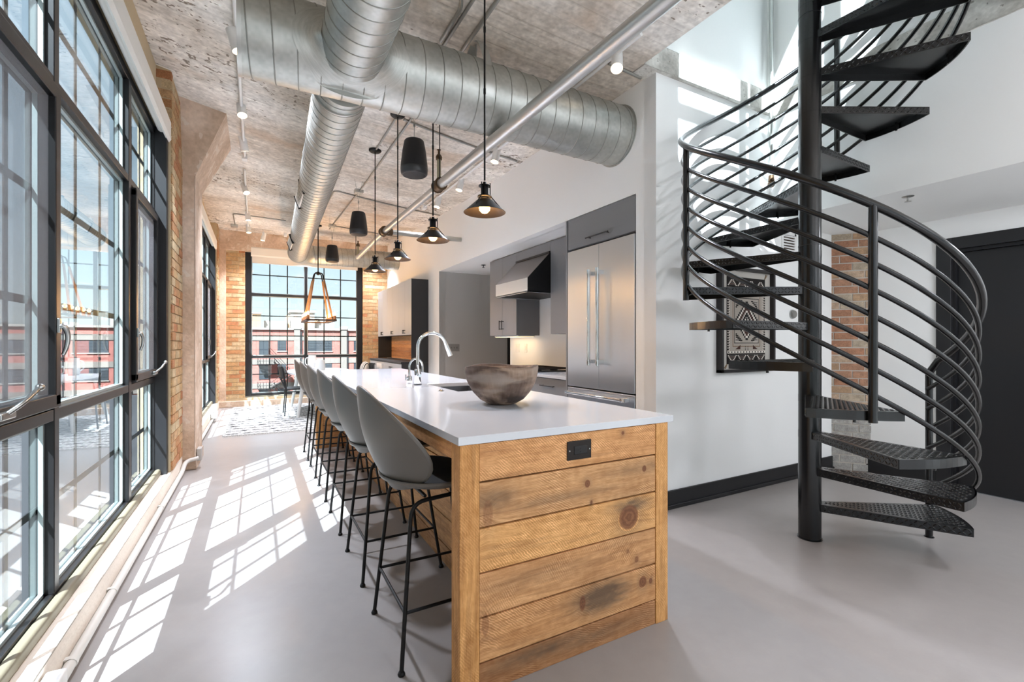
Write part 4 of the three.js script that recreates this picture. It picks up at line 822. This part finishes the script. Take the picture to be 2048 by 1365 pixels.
// ---------------------------------------------------------------- lamps
const BULB = 0xffc27a;
function pendant(x, z, label) {
  const yr = 1.975 + (-z - 2.35) * 0.014, p = thing('pendant_lamp', label, 'lamp', [x, yr, z], 0, 'black cone pendants over the island'), top = ceilY(x, z) - yr;
  part('canopy', at(lathe([[0, 0], [0.066, 0], [0.066, -0.012], [0.05, -0.026], [0, -0.028]], 28), 0, top, 0), M.pendant, p);
  const st = part('stem', rod([0, 0.18, 0], [0, top - 0.02, 0], 0.0055, 8), M.pendant, p);
  for (const k of [0.42, 0.72]) part('stem_joint', rod([0, lerp(0.18, top, k), 0], [0, lerp(0.18, top, k) + 0.03, 0], 0.0075, 8), M.pendant, st);
  part('socket', lathe([[0, 0.175], [0.01, 0.17], [0.012, 0.15], [0.021, 0.145], [0.021, 0.098], [0.024, 0.096], [0.024, 0.084], [0.02, 0.082], [0.02, 0.074], [0, 0.074]], 20), M.pendant, p);
  part('socket_ring', lathe([[0.014, 0.152], [0.034, 0.152], [0.034, 0.146], [0.014, 0.146]], 20), M.pendant, p);
  part('socket_ring', lathe([[0.02, 0.092], [0.04, 0.092], [0.04, 0.086], [0.02, 0.086]], 20), M.pendant, p);
  for (let k = 0; k < 3; k++) { const a = k * 2.094 + 0.5, c = Math.cos(a), s = Math.sin(a); part('cage_post', rod([c * 0.031, 0.086, s * 0.031], [c * 0.031, 0.164, s * 0.031], 0.0032, 6), M.pendant, p); part('shade_arm', rod([c * 0.036, 0.088, s * 0.036], [c * 0.085, 0.031, s * 0.085], 0.003, 6), M.pendant, p); }
  part('shade', lathe([[0.034, 0.072], [0.045, 0.066], [0.118, 0.0], [0.1165, -0.001]], 48), M.pendant, p);
  part('shade_lining', lathe([[0.033, 0.0705], [0.044, 0.0645], [0.1165, -0.001]], 48), M.pendantIn, p);
  part('light_bulb', [lathe([[0, -0.006], [0.016, -0.002], [0.029, 0.012], [0.032, 0.026], [0.028, 0.042], [0.016, 0.06], [0.013, 0.078], [0, 0.078]], 20)], glow(0xffc07a, 4), p);
  const l = new THREE.PointLight(BULB, 0.4); l.position.set(0, 0.028, 0); l.shadow.radius = 1.5; l.castShadow = true; p.add(l);
}
pendant(1.12, -2.35, 'black cone pendant lamp nearest the stair, largest in view');
pendant(1.12, -3.22, 'second black cone pendant lamp from the stair');
pendant(1.115, -4.16, 'third black cone pendant lamp from the stair');
pendant(1.11, -5.05, 'black cone pendant lamp nearest the far window');

const spotPower = 8.5;
function trackHead(label, x, y, z, ax, az, power = spotPower, cat = 'spotlight') {
  const t = thing('track_spotlight', label, cat, [x, y, z], 0, 'white track spotlights'), top = ceilY(x, z) - y - 0.045, d = V(ax, -1, az).normalize(), b = V(0, 0, 0).addScaledVector(d, -0.075), e = V(0, 0, 0).addScaledVector(d, 0.075);
  part('stem', [rod([0, 0, 0], [0, Math.max(0.03, top), 0], 0.007, 8)], M.white, t);
  part('barrel', [sweep([b, V(0, 0, 0), e], (q) => 0.037 + 0.004 * q, 24, false), sweep([b.clone().addScaledVector(d, -0.004), b], 0.037, 24)], M.white, t);
  part('light_lens', sweep([e.clone().addScaledVector(d, -0.006), e.clone().addScaledVector(d, -0.003)], 0.037, 24), glow(0xffe0b8, 3), t);
  const l = new THREE.SpotLight(new THREE.Color().setRGB(0.92, 0.98, 1.12), power, 0, 0.85, 1, 2); l.position.copy(e.clone().addScaledVector(d, 0.01)); l.target.position.copy(e.clone().addScaledVector(d, 2)); l.castShadow = true; l.shadow.radius = 3.5; t.add(l, l.target);
}
function track(label, x, z0, z1) {
  const t = thing('light_track', label, 'light track'), n = Math.ceil((z1 - z0) / 1), b = [];
  for (let i = 0; i < n; i++) { const a = lerp(z0, z1, i / n), c = lerp(z0, z1, (i + 1) / n); b.push(sweep([[x, ceilY(x, a) - 0.03, a], [x, ceilY(x, c) - 0.03, c]], 0.016, 4)); }
  part('rail', b, M.white, t);
  part('feed_box', bx(x - 0.03, x + 0.03, ceilY(x, z0) - 0.06, ceilY(x, z0), z0 - 0.05, z0 + 0.05, 0.006), M.white, t);
}
track('white ceiling light track beside the left windows, near half', -0.125, -6.3, -3.3);
track('white ceiling light track beside the left windows, far half', -0.135, -10.0, -6.75);
track('white ceiling light track at the far beam', 0.5, -10.25, -10.15);
track('white ceiling light track along the kitchen wall', 2.16, -6.6, -2.2);
trackHead('track spotlight left of the large duct end', -0.13, 3.33, -3.72, 0.3, 0.1);
trackHead('track spotlight just before the concrete column head', -0.124, 3.42, -4.98, 0.1, 0.35, 7);
trackHead('track spotlight beside the concrete column head', -0.126, 3.41, -5.81, 0.2, -0.3, 7);
trackHead('lit track spotlight beyond the concrete column', -0.142, 3.38, -7.39, 0.3, 0.5);
trackHead('small track spotlight farther along the left track', -0.128, 3.36, -8.86, 0.1, 0.1);
trackHead('last spotlight on the left track near the far beam', -0.136, 3.36, -9.85, 0.1, 0.2);
trackHead('spotlight at the far beam left of the round duct', 0.113, 3.28, -10.05, -0.2, 0.0);
trackHead('spotlight at the far beam behind the round duct', 0.9, 3.28, -10.3, -0.05, 0.1);
trackHead('spotlight at the far right corner above the bar', 2.1, 3.28, -10.2, 0.1, 0.1);
trackHead('bright spotlight near the slab corner by the stair', 2.17, 3.18, -2.44, -0.35, 0.35, 4);
trackHead('spotlight below the large duct by the kitchen wall', 2.15, 3.17, -4.24, -0.25, 0.05, 9);
trackHead('spotlight over the kitchen hood', 2.165, 3.17, -5.23, -0.25, 0.05, 9);
trackHead('spotlight over the kitchen passage', 2.165, 3.17, -6.02, -0.25, 0.05, 9);
for (const [x, z, ax, az, p, w] of [[0.3, 0.6, 0.1, 0.1, 10, 'nearest, window side'], [1.6, 0.6, 0, 0.1, 10, 'nearest, stair side'], [0.3, 2.4, 0, 0, 12, 'far back, window side'], [1.6, 2.4, 0, 0, 12, 'far back, stair side']]) trackHead('added fill spotlight behind the viewer, ' + w, x, ceilY(x, z) - 0.12, z, ax, az, p);  // four unseen heads, added as fill from behind the camera
for (const [x, z, t] of [[1.3, 1.7, 'added white globe fill lamp behind the viewer, nearer the windows'], [3.3, 1.6, 'added white globe fill lamp behind the viewer, nearer the hall']]) {  // made-up globe lamps, out of view, added for soft fill
  const g = thing('added_fill_globe', t, 'lamp', [x, 2.3, z]), top = ceilY(x, z) - 2.3;
  part('cord', rod([0, 0.2, 0], [0, top, 0], 0.004, 6), M.black, g);
  part('light_globe', new THREE.SphereGeometry(0.2, 32, 20), glow(0xffffff, 2), g);
  const p = new THREE.PointLight(new THREE.Color().setRGB(0.95, 0.98, 1.08), 2); p.shadow.radius = 10; p.castShadow = true; g.add(p);
}
{
  const l = thing('added_hall_fill_light', 'added flush fill light on the hall ceiling, out of the picture', 'light', [4.55, 2.31, -0.3]);  // unseen lamp added to brighten the hall
  part('housing', bx(-0.22, 0.22, -0.03, 0, -0.22, 0.22, 0.01), M.white, l);
  part('light_diffuser', bx(-0.2, 0.2, -0.036, -0.03, -0.2, 0.2), glow(0xfff6ec, 3), l);
  const r = new THREE.RectAreaLight(new THREE.Color().setRGB(0.92, 0.98, 1.1), 15, 0.4, 0.4); r.position.set(0, -0.045, 0); r.rotation.x = -Math.PI / 2; l.add(r);
}
{
  const c = thing('chandelier', 'rectangular chandelier with rope-wrapped arms and glass jars over the dining table', 'chandelier', [0.985, 1.655, -9.15]);
  const w = 0.215, l = 0.53, top = ceilY(0.985, -9.15) - 1.655;
  part('tray_frame', [bx(-w - 0.03, w + 0.03, -0.022, 0.004, -l - 0.03, -l + 0.03), bx(-w - 0.03, w + 0.03, -0.022, 0.004, l - 0.03, l + 0.03), bx(-w - 0.03, -w + 0.03, -0.022, 0.004, -l, l), bx(w - 0.03, w + 0.03, -0.022, 0.004, -l, l)], std(0x4a3526, 0.6, 0.2), c);
  part('stem', rod([0, 0.88, 0], [0, top - 0.02, 0], 0.01, 10), M.pendant, c);
  part('canopy', at(lathe([[0, 0], [0.065, 0], [0.065, -0.02], [0.04, -0.03], [0, -0.03]], 24), 0, top, 0), M.pendant, c);
  part('hub', [at(new THREE.SphereGeometry(0.035, 14, 10), 0, 0.87, 0)], M.pendant, c);
  for (const sx of [-1, 1]) for (const sz of [-1, 1]) {
    const arm = part('arm', sweep(fillet([[sx * 0.01, 0.875, sz * 0.02], [sx * 0.06, 0.87, sz * 0.08], [sx * 0.08, 0.78, sz * 0.1], [sx * w, 0, sz * 0.3]], 0.06), 0.011, 10), M.pendant, c);
    part('rope_wrap', rod([sx * 0.088, 0.74, sz * 0.112], [sx * (w - 0.012), 0.06, sz * 0.284], 0.0165, 10), M.rope, arm);
  }
  const jarGlass = phys({ color: 0xffffff, roughness: 0.0, transmission: 1, thickness: 0, ior: 1.3, specularIntensity: 0.5 });
  const spots = []; for (const sx of [-1, 1]) for (let k = 0; k < 5; k++) spots.push([sx * w, lerp(-l, l, k / 4)]);
  for (const [x, z] of spots) {
    const j = part('candle_holder', at(lathe([[0, 0], [0.028, 0], [0.03, 0.012], [0.022, 0.014], [0.022, 0.07], [0, 0.07]], 14), x, 0.004, z), std(0x7a5436, 0.7), c);
    part('jar', at(lathe([[0.03, 0.0], [0.046, 0.01], [0.048, 0.1], [0.044, 0.16], [0.03, 0.175]], 18), x, 0.008, z), jarGlass, j);
    part('light_bulb', at(lathe([[0, 0.07], [0.012, 0.075], [0.017, 0.1], [0.012, 0.13], [0, 0.145]], 12), x, 0.004, z), glow(0xffc987, 3), j);
    const p = new THREE.PointLight(BULB, 0.3); p.position.set(x, 0.105, z); p.castShadow = true; c.add(p);
  }
}
function speaker(label, z, yTop) {
  const s = thing('hanging_speaker', label, 'speaker', [1.13, yTop - 0.29, z], 0, 'black hanging speakers'), top = ceilY(1.13, z) - yTop + 0.29;
  part('cabinet', lathe([[0, 0.285], [0.072, 0.288], [0.08, 0.28], [0.095, 0.2], [0.108, 0.09], [0.11, 0.06]], 24), M.black, s);
  part('bezel', lathe([[0.11, 0.06], [0.111, 0.05], [0.107, 0.015], [0.096, 0.003], [0.09, 0.002]], 32), std(0x2b2b2d, 0.35), s);
  part('grille', lathe([[0.092, 0.004], [0.05, -0.004], [0, -0.006]], 28), M.nearblack, s);
  part('hanging_wire', [rod([0, 0.285, 0], [0, 0.42, 0], 0.0022, 6), rod([0, 0.42, 0], [-0.05, top, 0.02], 0.0018, 5), rod([0, 0.42, 0], [0.05, top, -0.02], 0.0018, 5)], M.conduit, s);
  part('wire_clamp', [bx(-0.008, 0.008, 0.40, 0.43, -0.006, 0.006, 0.002)], M.conduit, s);
}
speaker('large black hanging speaker nearest the viewer', -3.71, 2.905);
speaker('middle black hanging speaker under the ceiling', -6.08, 2.905);
speaker('smallest black hanging speaker, in front of the far window', -8.42, 2.92);

// ---------------------------------------------------------------- stair-wall things
{
  const cv = document.createElement('canvas'); cv.width = 520; cv.height = 760;
  const g = cv.getContext('2d'), R = (c, x, y, w, h) => { g.fillStyle = c; g.fillRect(x, y, w, h); };
  const K = '#17110f', W = '#d9d2c8', B = '#3d231c', S = '#a39a90', T = '#7a6250';
  R(S, 0, 0, 520, 760);
  R(K, 0, 0, 520, 92); R(K, 0, 668, 520, 92);
  const zig = (y0, dir) => { for (let i = 0; i < 4; i++) for (let k = 0; k < 5; k++) { const cx = 65 + i * 130, w = 100 - k * 20; R(W, cx - w / 2 - 8, y0 + dir * k * 11, w + 16, 9); R(k % 2 ? B : K, cx - w / 2 + 6, y0 + dir * k * 11 + 1, w - 12, 8); } };
  zig(70, -1); zig(682, 1);
  R(W, 0, 96, 520, 16); R(W, 0, 648, 520, 16);
  for (let i = 0; i < 13; i++) { R(K, 12 + i * 40, 98, 14, 12); R(K, 12 + i * 40, 650, 14, 12); }
  for (let y = 120; y < 640; y += 22) { R(K, 0, y, 22, 11); R(W, 22, y + 6, 10, 10); R(K, 498, y, 22, 11); R(W, 488, y + 6, 10, 10); }
  const stepped = (cx, cy, n, sw, sh, cols) => { for (let k = 0; k < n; k++) { g.fillStyle = cols[k % cols.length]; const w = sw * (n - k), h = sh; g.fillRect(cx - w / 2, cy - (k + 1) * h, w, h); g.fillRect(cx - w / 2, cy + k * h, w, h); } };
  R(T, 70, 150, 380, 8); R(T, 70, 602, 380, 8); R(T, 70, 150, 8, 460); R(T, 442, 150, 8, 460);
  R(K, 90, 180, 340, 6); R(K, 90, 574, 340, 6); R(K, 90, 180, 6, 400); R(K, 424, 180, 6, 400);
  stepped(260, 380, 9, 34, 19, [K]); stepped(260, 380, 8, 32, 19, [W]); stepped(260, 380, 7, 30, 19, [B]); stepped(260, 380, 5, 28, 18, [W]); stepped(260, 380, 4, 28, 18, [K]); stepped(260, 380, 2, 26, 16, [W]); R(K, 250, 350, 20, 60);
  for (const [x, y, a, b] of [[110, 200, 1, 1], [410, 200, -1, 1], [110, 560, 1, -1], [410, 560, -1, -1]]) for (let k = 0; k < 5; k++) { R(K, Math.min(x, x + a * (90 - k * 18)), Math.min(y + b * k * 14, y + b * (k * 14 + 12)), 90 - k * 18, 12); R(W, Math.min(x, x + a * (60 - k * 18)), y + b * k * 14 + 3, Math.max(0, 60 - k * 18), 5); }
  for (const x of [140, 380]) for (const y of [620, 130]) { g.fillStyle = B; g.beginPath(); g.moveTo(x - 34, y + 12); g.lineTo(x + 34, y + 12); g.lineTo(x + (x < 260 ? 34 : -34), y - 26); g.fill(); }
  for (let i = 0; i < 3; i++) for (let k = 0; k < 2; k++) R(K, 238 + k * 34, 604 + i * 14, 10, 8);
  const im = g.getImageData(0, 0, 520, 760); for (let i = 0; i < im.data.length; i += 4) { const n = (rnd() - 0.5) * 26; for (let k = 0; k < 3; k++) im.data[i + k] = clamp(im.data[i + k] + n, 0, 255); } g.putImageData(im, 0, 0);
  const t = new THREE.CanvasTexture(cv); t.colorSpace = THREE.SRGBColorSpace;
  const a = thing('framed_textile', 'framed black, white and brown woven textile on the stair wall', 'picture', [3.6, 1.435, ZA]);
  const w = 0.355, h = 0.432, f = std(0x1d1919, 0.4), zt = 0.055;
  part('frame_bar', bx(-w, w, h - 0.025, h, 0, zt, 0.002), f, a); part('frame_bar', bx(-w, w, -h, -h + 0.025, 0, zt, 0.002), f, a); part('frame_bar', bx(-w, -w + 0.025, -h, h, 0, zt, 0.002), f, a); part('frame_bar', bx(w - 0.025, w, -h, h, 0, zt, 0.002), f, a);
  part('mat_board', bx(-w + 0.02, w - 0.02, -h + 0.02, h - 0.02, 0.004, 0.018), std(0xb9b4ac, 0.9), a);
  const weave = part('textile', new THREE.PlaneGeometry(0.5, 0.72).translate(0, -0.005, 0.0245), std(0xffffff, 0.95, 0, { map: t, bumpMap: T_rough, bumpScale: 0.002 }), a);
  part('textile_edge', bx(-0.25, 0.25, -0.365, 0.355, 0.018, 0.024), std(0x17110f, 0.95), weave);
  for (const sx of [-1, 1]) for (const sy of [-1, 1]) part('tassel', [rod([sx * 0.25, sy * 0.36 - 0.005, 0.022], [sx * 0.285, sy * 0.395, 0.022], 0.003, 6), rod([sx * 0.25, sy * 0.36 - 0.005, 0.022], [sx * 0.27, sy * 0.4, 0.022], 0.003, 6)], std(0x8a7357, 0.9), weave);
}
{
  const d = thing('round_thermostat', 'small round grey thermostat dial on the stair wall', 'thermostat', [4.293, 1.507, ZA]);
  part('base_ring', new THREE.CylinderGeometry(0.042, 0.044, 0.012, 28).rotateX(Math.PI / 2).translate(0, 0, 0.006), M.satin, d);
  part('dial', lathe([[0, 0.03], [0.03, 0.03], [0.034, 0.026], [0.036, 0.01], [0.036, 0]], 28).rotateX(Math.PI / 2), std(0x8f8d88, 0.35, 0.4), d);
  const v = thing('wall_vent', 'small white louvred vent high on the stair wall', 'vent', [4.235, 2.147, ZA]);
  part('frame', [bx(-0.11, 0.11, 0.075, 0.095, 0, 0.01), bx(-0.11, 0.11, -0.095, -0.075, 0, 0.01), bx(-0.11, -0.085, -0.095, 0.095, 0, 0.01), bx(0.085, 0.11, -0.095, 0.095, 0, 0.01)], M.white, v);
  part('duct_opening', bx(-0.085, 0.085, -0.075, 0.075, 0.0, 0.001), std(0x4a3d33, 0.8), v);
  for (let k = 0; k < 6; k++) part('louvre', bx(-0.085, 0.085, -0.066 + k * 0.025, -0.054 + k * 0.025, 0.001, 0.01), M.white, v);
}

// ---------------------------------------------------------------- dining corner
{
  const T_rug = tex(1024, 1024, (u, v) => {
    const y = v * 3.4, n = fbm(u * 60, v * 90, 3), th = Math.sin(u * 2.4 / 0.012 * Math.PI) * 0.5 + 0.5;
    let c = 198 + 36 * (n - 0.5) - 16 * th;
    const p = (y % 0.42) / 0.42, x = u * 2.4;
    const dash = (per, d) => ((x / per) % 1 + 1) % 1 < d;
    if (p > 0.04 && p < 0.085 && dash(0.05, 0.5)) c = 92; if (p > 0.2 && p < 0.24 && dash(0.045, 0.55)) c = 110; if (p > 0.3 && p < 0.35 && dash(0.06, 0.5)) c = 66;
    if (p > 0.42 && p < 0.47 && dash(0.05, 0.45)) c = 120; if (p > 0.62 && p < 0.66 && dash(0.045, 0.5)) c = 78; if (p > 0.76 && p < 0.8 && dash(0.05, 0.55)) c = 104; if (p > 0.9 && p < 0.94 && dash(0.07, 0.6)) c = 60;
    return [c, c - 1, c - 4];
  }, true, 1 / 2.4, 1 / 3.4);
  const r = thing('area_rug', 'black and white striped woven rug under the dining table', 'rug', [0.8, 0, -8.8]);
  part('weave', metric(new RoundedBoxGeometry(2.4, 0.014, 3.2, 2, 0.006).translate(0, 0.007, 0)), std(0xffffff, 0.98, 0, { map: T_rug, bumpMap: T_rough, bumpScale: 0.004 }), r);
  for (let k = 0; k < 15; k++) { const z = 1.5 - k * 0.21, pts = []; for (let i = 0; i <= 60; i++) { const x = lerp(-1.19, 1.19, i / 60); pts.push([x, 0.006 + 0.002 * Math.sin(i * 2.1 + k), z + 0.012 * Math.sin(i * 0.45 + k * 1.7) + 0.006 * Math.sin(i * 1.3 + k)]); } part('braid_stripe', sweep(pts, (t) => 0.0085 + 0.006 * Math.abs(Math.sin(t * 40 + k)), 5), k % 3 === 2 ? std(0x55534f, 0.98) : std(0x1c1b1a, 0.98), r); }
  const fg = [], n = 150; for (const s of [-1, 1]) for (let i = 0; i < n; i++) { const x = lerp(-1.19, 1.19, i / (n - 1)), dx = (rnd() - 0.5) * 0.02; fg.push(rod([x, 0.006, s * 1.6], [x + dx, 0.004, s * (1.645 + rnd() * 0.03)], 0.003, 4)); }
  const fr = part('fringe', fg, std(0xd8d5cf, 0.98), r); fr.userData.kind = 'stuff';
}
{
  const t = thing('dining_table', 'white oval dining table with slanted pale legs by the far window', 'table', [1.02, 0.027, -9.05]);
  const sh = new THREE.Shape(), n = 64; for (let i = 0; i <= n; i++) { const a = i / n * Math.PI * 2, c = Math.cos(a), s = Math.sin(a), e = 0.72, x = 0.54 * Math.sign(c) * Math.abs(c) ** e, y = 0.98 * Math.sign(s) * Math.abs(s) ** e; i ? sh.lineTo(x, y) : sh.moveTo(x, y); }
  part('table_top', new THREE.ExtrudeGeometry(sh, { depth: 0.02, bevelEnabled: true, bevelSize: 0.004, bevelThickness: 0.004, bevelSegments: 2 }).rotateX(-Math.PI / 2).translate(0, 0.694, 0), M.tableTop, t);
  for (const sx of [-1, 1]) for (const sz of [-1, 1]) part('leg', sweep([[sx * 0.32, 0.692, sz * 0.6], [sx * 0.44, 0.004, sz * 0.8]], (q) => 0.036 - 0.012 * q, 14), M.tableLeg, t);
  part('under_frame', [bx(-0.34, 0.34, 0.655, 0.688, -0.62, -0.57), bx(-0.34, 0.34, 0.655, 0.688, 0.57, 0.62), bx(-0.34, -0.3, 0.655, 0.688, -0.6, 0.6), bx(0.3, 0.34, 0.655, 0.688, -0.6, 0.6)], M.tableLeg, t);
}
const chairM = std(0x1e1f21, 0.5);
function diningChair(x, z, turn, label, cushion) {
  const c = thing('dining_chair', label, 'chair', [x, 0.027, z], turn, 'black dining chairs');
  part('seat', metric(new RoundedBoxGeometry(0.44, 0.022, 0.46, 2, 0.01).translate(0.0, 0.445, 0)), chairM, c);
  for (const s of [-1, 1]) { part('leg', sweep(fillet([[-0.215, 0, 0.235 * s], [-0.185, 0.42, 0.22 * s], [-0.235, 0.8, 0.2 * s]], 0.1), 0.011, 8), chairM, c); part('leg', rod([0.21, 0, 0.23 * s], [0.19, 0.44, 0.215 * s], 0.011, 8), chairM, c); part('side_rail', rod([-0.19, 0.4, 0.222 * s], [0.195, 0.4, 0.217 * s], 0.009, 8), chairM, c); }
  part('backrest', grid(14, 6, (i, j) => { const zz = lerp(-0.215, 0.215, i); return [-0.225 - 0.03 * j - 0.05 * (1 - (zz / 0.215) ** 2), 0.62 + 0.2 * j, zz]; }), chairM, c);
  part('back_rail', sweep(Array.from({ length: 13 }, (_, i) => { const zz = lerp(-0.215, 0.215, i / 12); return [-0.255 - 0.05 * (1 - (zz / 0.215) ** 2), 0.82, zz]; }), 0.011, 8), chairM, c);
  for (let k = 0; k < 5; k++) { const zz = -0.16 + k * 0.08; part('spindle', rod([-0.2, 0.45, zz * 0.9], [-0.235 - 0.05 * (1 - (zz / 0.215) ** 2), 0.64, zz], 0.006, 6), chairM, c); }
  return c;
}
diningChair(0.62, -8.79, 0, 'black dining chair on the window side of the table');
diningChair(1.72, -9.3, Math.PI, 'black dining chair on the bar side with striped cushion');
{
  const T_str = tex(256, 64, (u) => { const k = (u * 7) % 1 < 0.5 ? [52, 54, 56] : [196, 194, 188]; return k; });
  const s = solo('striped_cushion', 'grey and white striped cushion on the far dining chair', 'cushion', (() => { const g = new THREE.SphereGeometry(1, 28, 18); const p = g.attributes.position; for (let i = 0; i < p.count; i++) { const x = p.getX(i), y = p.getY(i), z = p.getZ(i); const f = (v) => Math.sign(v) * Math.abs(v) ** 0.55; p.setXYZ(i, x * 0.07 * (1 - 0.3 * (y * y)), f(y) * 0.2, f(z) * 0.22); } g.computeVertexNormals(); const uv = g.attributes.uv; for (let i = 0; i < p.count; i++) uv.setXY(i, (p.getZ(i) + 0.22) / 0.44, (p.getY(i) + 0.2) / 0.4); return g; })(), std(0xffffff, 0.95, 0, { map: T_str }));
  s.position.set(1.83, 0.69, -9.3); s.rotation.z = -0.18;
}
function jug(label, x, z, h, r) {
  const j = thing('ceramic_jug', label, 'jug', [x, 0.742, z], 0, 'ceramic jugs on the dining table');
  part('body', lathe([[0, 0], [r * 0.8, 0], [r * 0.98, h * 0.12], [r, h * 0.4], [r * 0.92, h * 0.75], [r * 0.9, h], [r * 0.84, h * 0.99], [r * 0.86, h * 0.7], [r * 0.9, h * 0.2], [0, h * 0.04]], 28), M.vase, j);
  part('handle', sweep(new THREE.CatmullRomCurve3([V(-r * 0.9, h * 0.85, 0), V(-r * 1.45, h * 0.8, 0), V(-r * 1.5, h * 0.4, 0), V(-r * 0.96, h * 0.25, 0)]).getPoints(14), 0.009, 8), M.vase, j);
}
jug('taller pale ceramic jug on the dining table', 0.93, -9.6, 0.27, 0.075);
jug('shorter rounded pale jug on the dining table', 1.0, -8.95, 0.2, 0.085);

// ---------------------------------------------------------------- outside
{
  const g = new THREE.Mesh(bx(-120, 120, -10.5, -10, -130, 60), std(0x4f4e4d, 0.95)); g.name = 'ground'; g.userData.kind = 'structure'; g.receiveShadow = true; scene.add(g);
  const T_far = tex(256, 256, (u, v) => { const n = fbm(u * 8, v * 8, 4, 8, 8) - 0.5, f = fbm(u * 60, v * 60, 2, 60, 60) - 0.5; return [146 + 20 * n + 20 * f, 88 + 16 * n + 16 * f, 78 + 14 * n + 14 * f]; }, true, 0.3, 0.3);
  const red = std(0xffffff, 0.95, 0, { map: T_far }), band = std(0x756c64, 0.95), coping = std(0x958c83, 0.95), dark = std(0x33373b, 0.4), fr = std(0x2b2d30, 0.6), cream = std(0x9d958c, 0.95), steelF = std(0x2a2523, 0.6, 0.3);
  const b = thing('brick_building', 'red brick building with pale concrete bands across the street', 'building', [0, 0, -80]);
  const xa = -44, xb = 40;
  part('wall', bx(xa, xb, -10, 3.4, -14, 0), red, b);
  part('coping', bx(xa - 0.2, xb + 0.2, 3.35, 3.65, -14, 0.25), coping, b);
  for (const y of [1.7, -1.95, -5.6, -9.3]) part('concrete_band', bx(xa, xb, y, y + 0.78, -1, 0.08), band, b);
  for (let x = 5.1 - 49; x < xb; x += 7) { part('pilaster', bx(x, x + 0.85, -10, 3.5, -1, 0.3), band, b); part('pilaster_cap', bx(x - 0.1, x + 0.95, 3.5, 4.0, -1, 0.4), coping, b); part('downpipe', rod([x + 1.05, -10, 0.15], [x + 1.05, 3.1, 0.15], 0.07, 6), fr, b); }
  const win = (x0, x1, y0, y1, nx, ny) => {
    const f = [bx(x0, x1, y0, y0 + 0.06, -0.05, 0.04), bx(x0, x1, y1 - 0.06, y1, -0.05, 0.04), bx(x0, x0 + 0.06, y0, y1, -0.05, 0.04), bx(x1 - 0.06, x1, y0, y1, -0.05, 0.04)];
    for (let i = 1; i < nx; i++) { const x = lerp(x0, x1, i / nx); f.push(bx(x - 0.025, x + 0.025, y0, y1, -0.04, 0.03)); } for (let i = 1; i < ny; i++) { const y = lerp(y0, y1, i / ny); f.push(bx(x0, x1, y - 0.025, y + 0.025, -0.04, 0.03)); }
    const w = part('window', f, fr, b);
    part('pane', bx(x0, x1, y0, y1, -0.1, 0.01), dark, w); part('sill', bx(x0 - 0.1, x1 + 0.1, y0 - 0.12, y0, -0.1, 0.12), coping, w);
  };
  for (let k = -6; k <= 4; k++) for (const y of [0, -3.68, -7.4]) {
    const x = k * 7;
    if (k === 0) { win(2.8, 4.0, y + 0.1, y + 1.7, 2, 3); const d = part('door', bx(0.4, 1.5, y - 0.55, y + 1.55, -0.1, 0.05), dark, b); part('door_frame', [bx(0.3, 0.4, y - 0.55, y + 1.65, -0.1, 0.08), bx(1.5, 1.6, y - 0.55, y + 1.65, -0.1, 0.08), bx(0.3, 1.6, y + 1.55, y + 1.65, -0.1, 0.08)], fr, d); }
    else win(x + 0.1, x + 3.7, y, y + 1.7, 8, 4);
  }
  part('chimney', bx(-0.9, 0.55, 3.4, 6.0, -4, -2), std(0xb0805c, 0.95), b);
  part('chimney_cap', bx(-1.0, 0.65, 5.85, 6.05, -4.1, -1.9), coping, b);
  part('roof_house', bx(1.0, 4.3, 3.4, 4.85, -8, -3), cream, b);
  part('roof_house', bx(4.8, 8.4, 3.4, 6.5, -9, -3), cream, b);
  part('roof_house', bx(8.2, 11.6, 3.4, 5.4, -10, -4), cream, b);
  part('roof_eave', bx(4.6, 8.6, 6.3, 6.65, -9.1, -2.8), coping, b);
  part('roof_stack', [bx(4.2, 4.7, 3.6, 5.8, -4, -3.4)], std(0xa0795a, 0.95), b);
  part('roof_house', bx(-18, -12, 3.4, 5.2, -9, -4), cream, b);
  solo('neighbour_roof', 'dark flat roof below the left windows', 'roof', [bx(-40, -1.4, -4.4, -4, -60, 8), bx(-1.7, -1.4, -4, -3.6, -60, 8)], std(0x2b2b2d, 0.9));
  const e = thing('fire_escape', 'dark iron fire escape zigzagging up the red brick building', 'fire escape', [0, 0, -79.9]);
  const rail = (pts) => pts.map(([a, c]) => rod(a, c, 0.035, 5));
  for (const y of [-1.9, -5.6]) {
    part('platform', bx(0.1, 2.4, y - 0.06, y, 0, 1.2), steelF, e);
    const r = []; for (const h of [0.5, 1.0]) r.push([[0.1, y + h, 1.2], [2.4, y + h, 1.2]], [[0.1, y + h, 0], [0.1, y + h, 1.2]]); for (let i = 0; i <= 6; i++) r.push([[0.1 + i * 0.38, y, 1.2], [0.1 + i * 0.38, y + 1, 1.2]]);
    part('railing', rail(r), steelF, e);
  }
  for (const [x0, y0, x1, y1, z] of [[1.8, -0.4, 4.6, -3.75, 1.1], [4.6, -3.75, 1.8, -5.6, 0.5], [2.2, -5.6, 5.0, -9.2, 1.1]]) {
    const st = [], n = 12; for (let i = 0; i <= n; i++) { const x = lerp(x0, x1, i / n), y = lerp(y0, y1, i / n); st.push(bx(x - 0.14, x + 0.14, y - 0.02, y + 0.02, z - 0.4, z + 0.4)); }
    const f = part('stair_flight', [rod([x0, y0, z - 0.4], [x1, y1, z - 0.4], 0.06, 5), rod([x0, y0, z + 0.4], [x1, y1, z + 0.4], 0.06, 5), ...st], steelF, e);
    part('stair_rail', [rod([x0, y0 + 0.9, z + 0.4], [x1, y1 + 0.9, z + 0.4], 0.04, 5), rod([x0, y0 + 0.45, z + 0.4], [x1, y1 + 0.45, z + 0.4], 0.03, 5)], steelF, f);
  }
}
renderer.render(scene, camera);
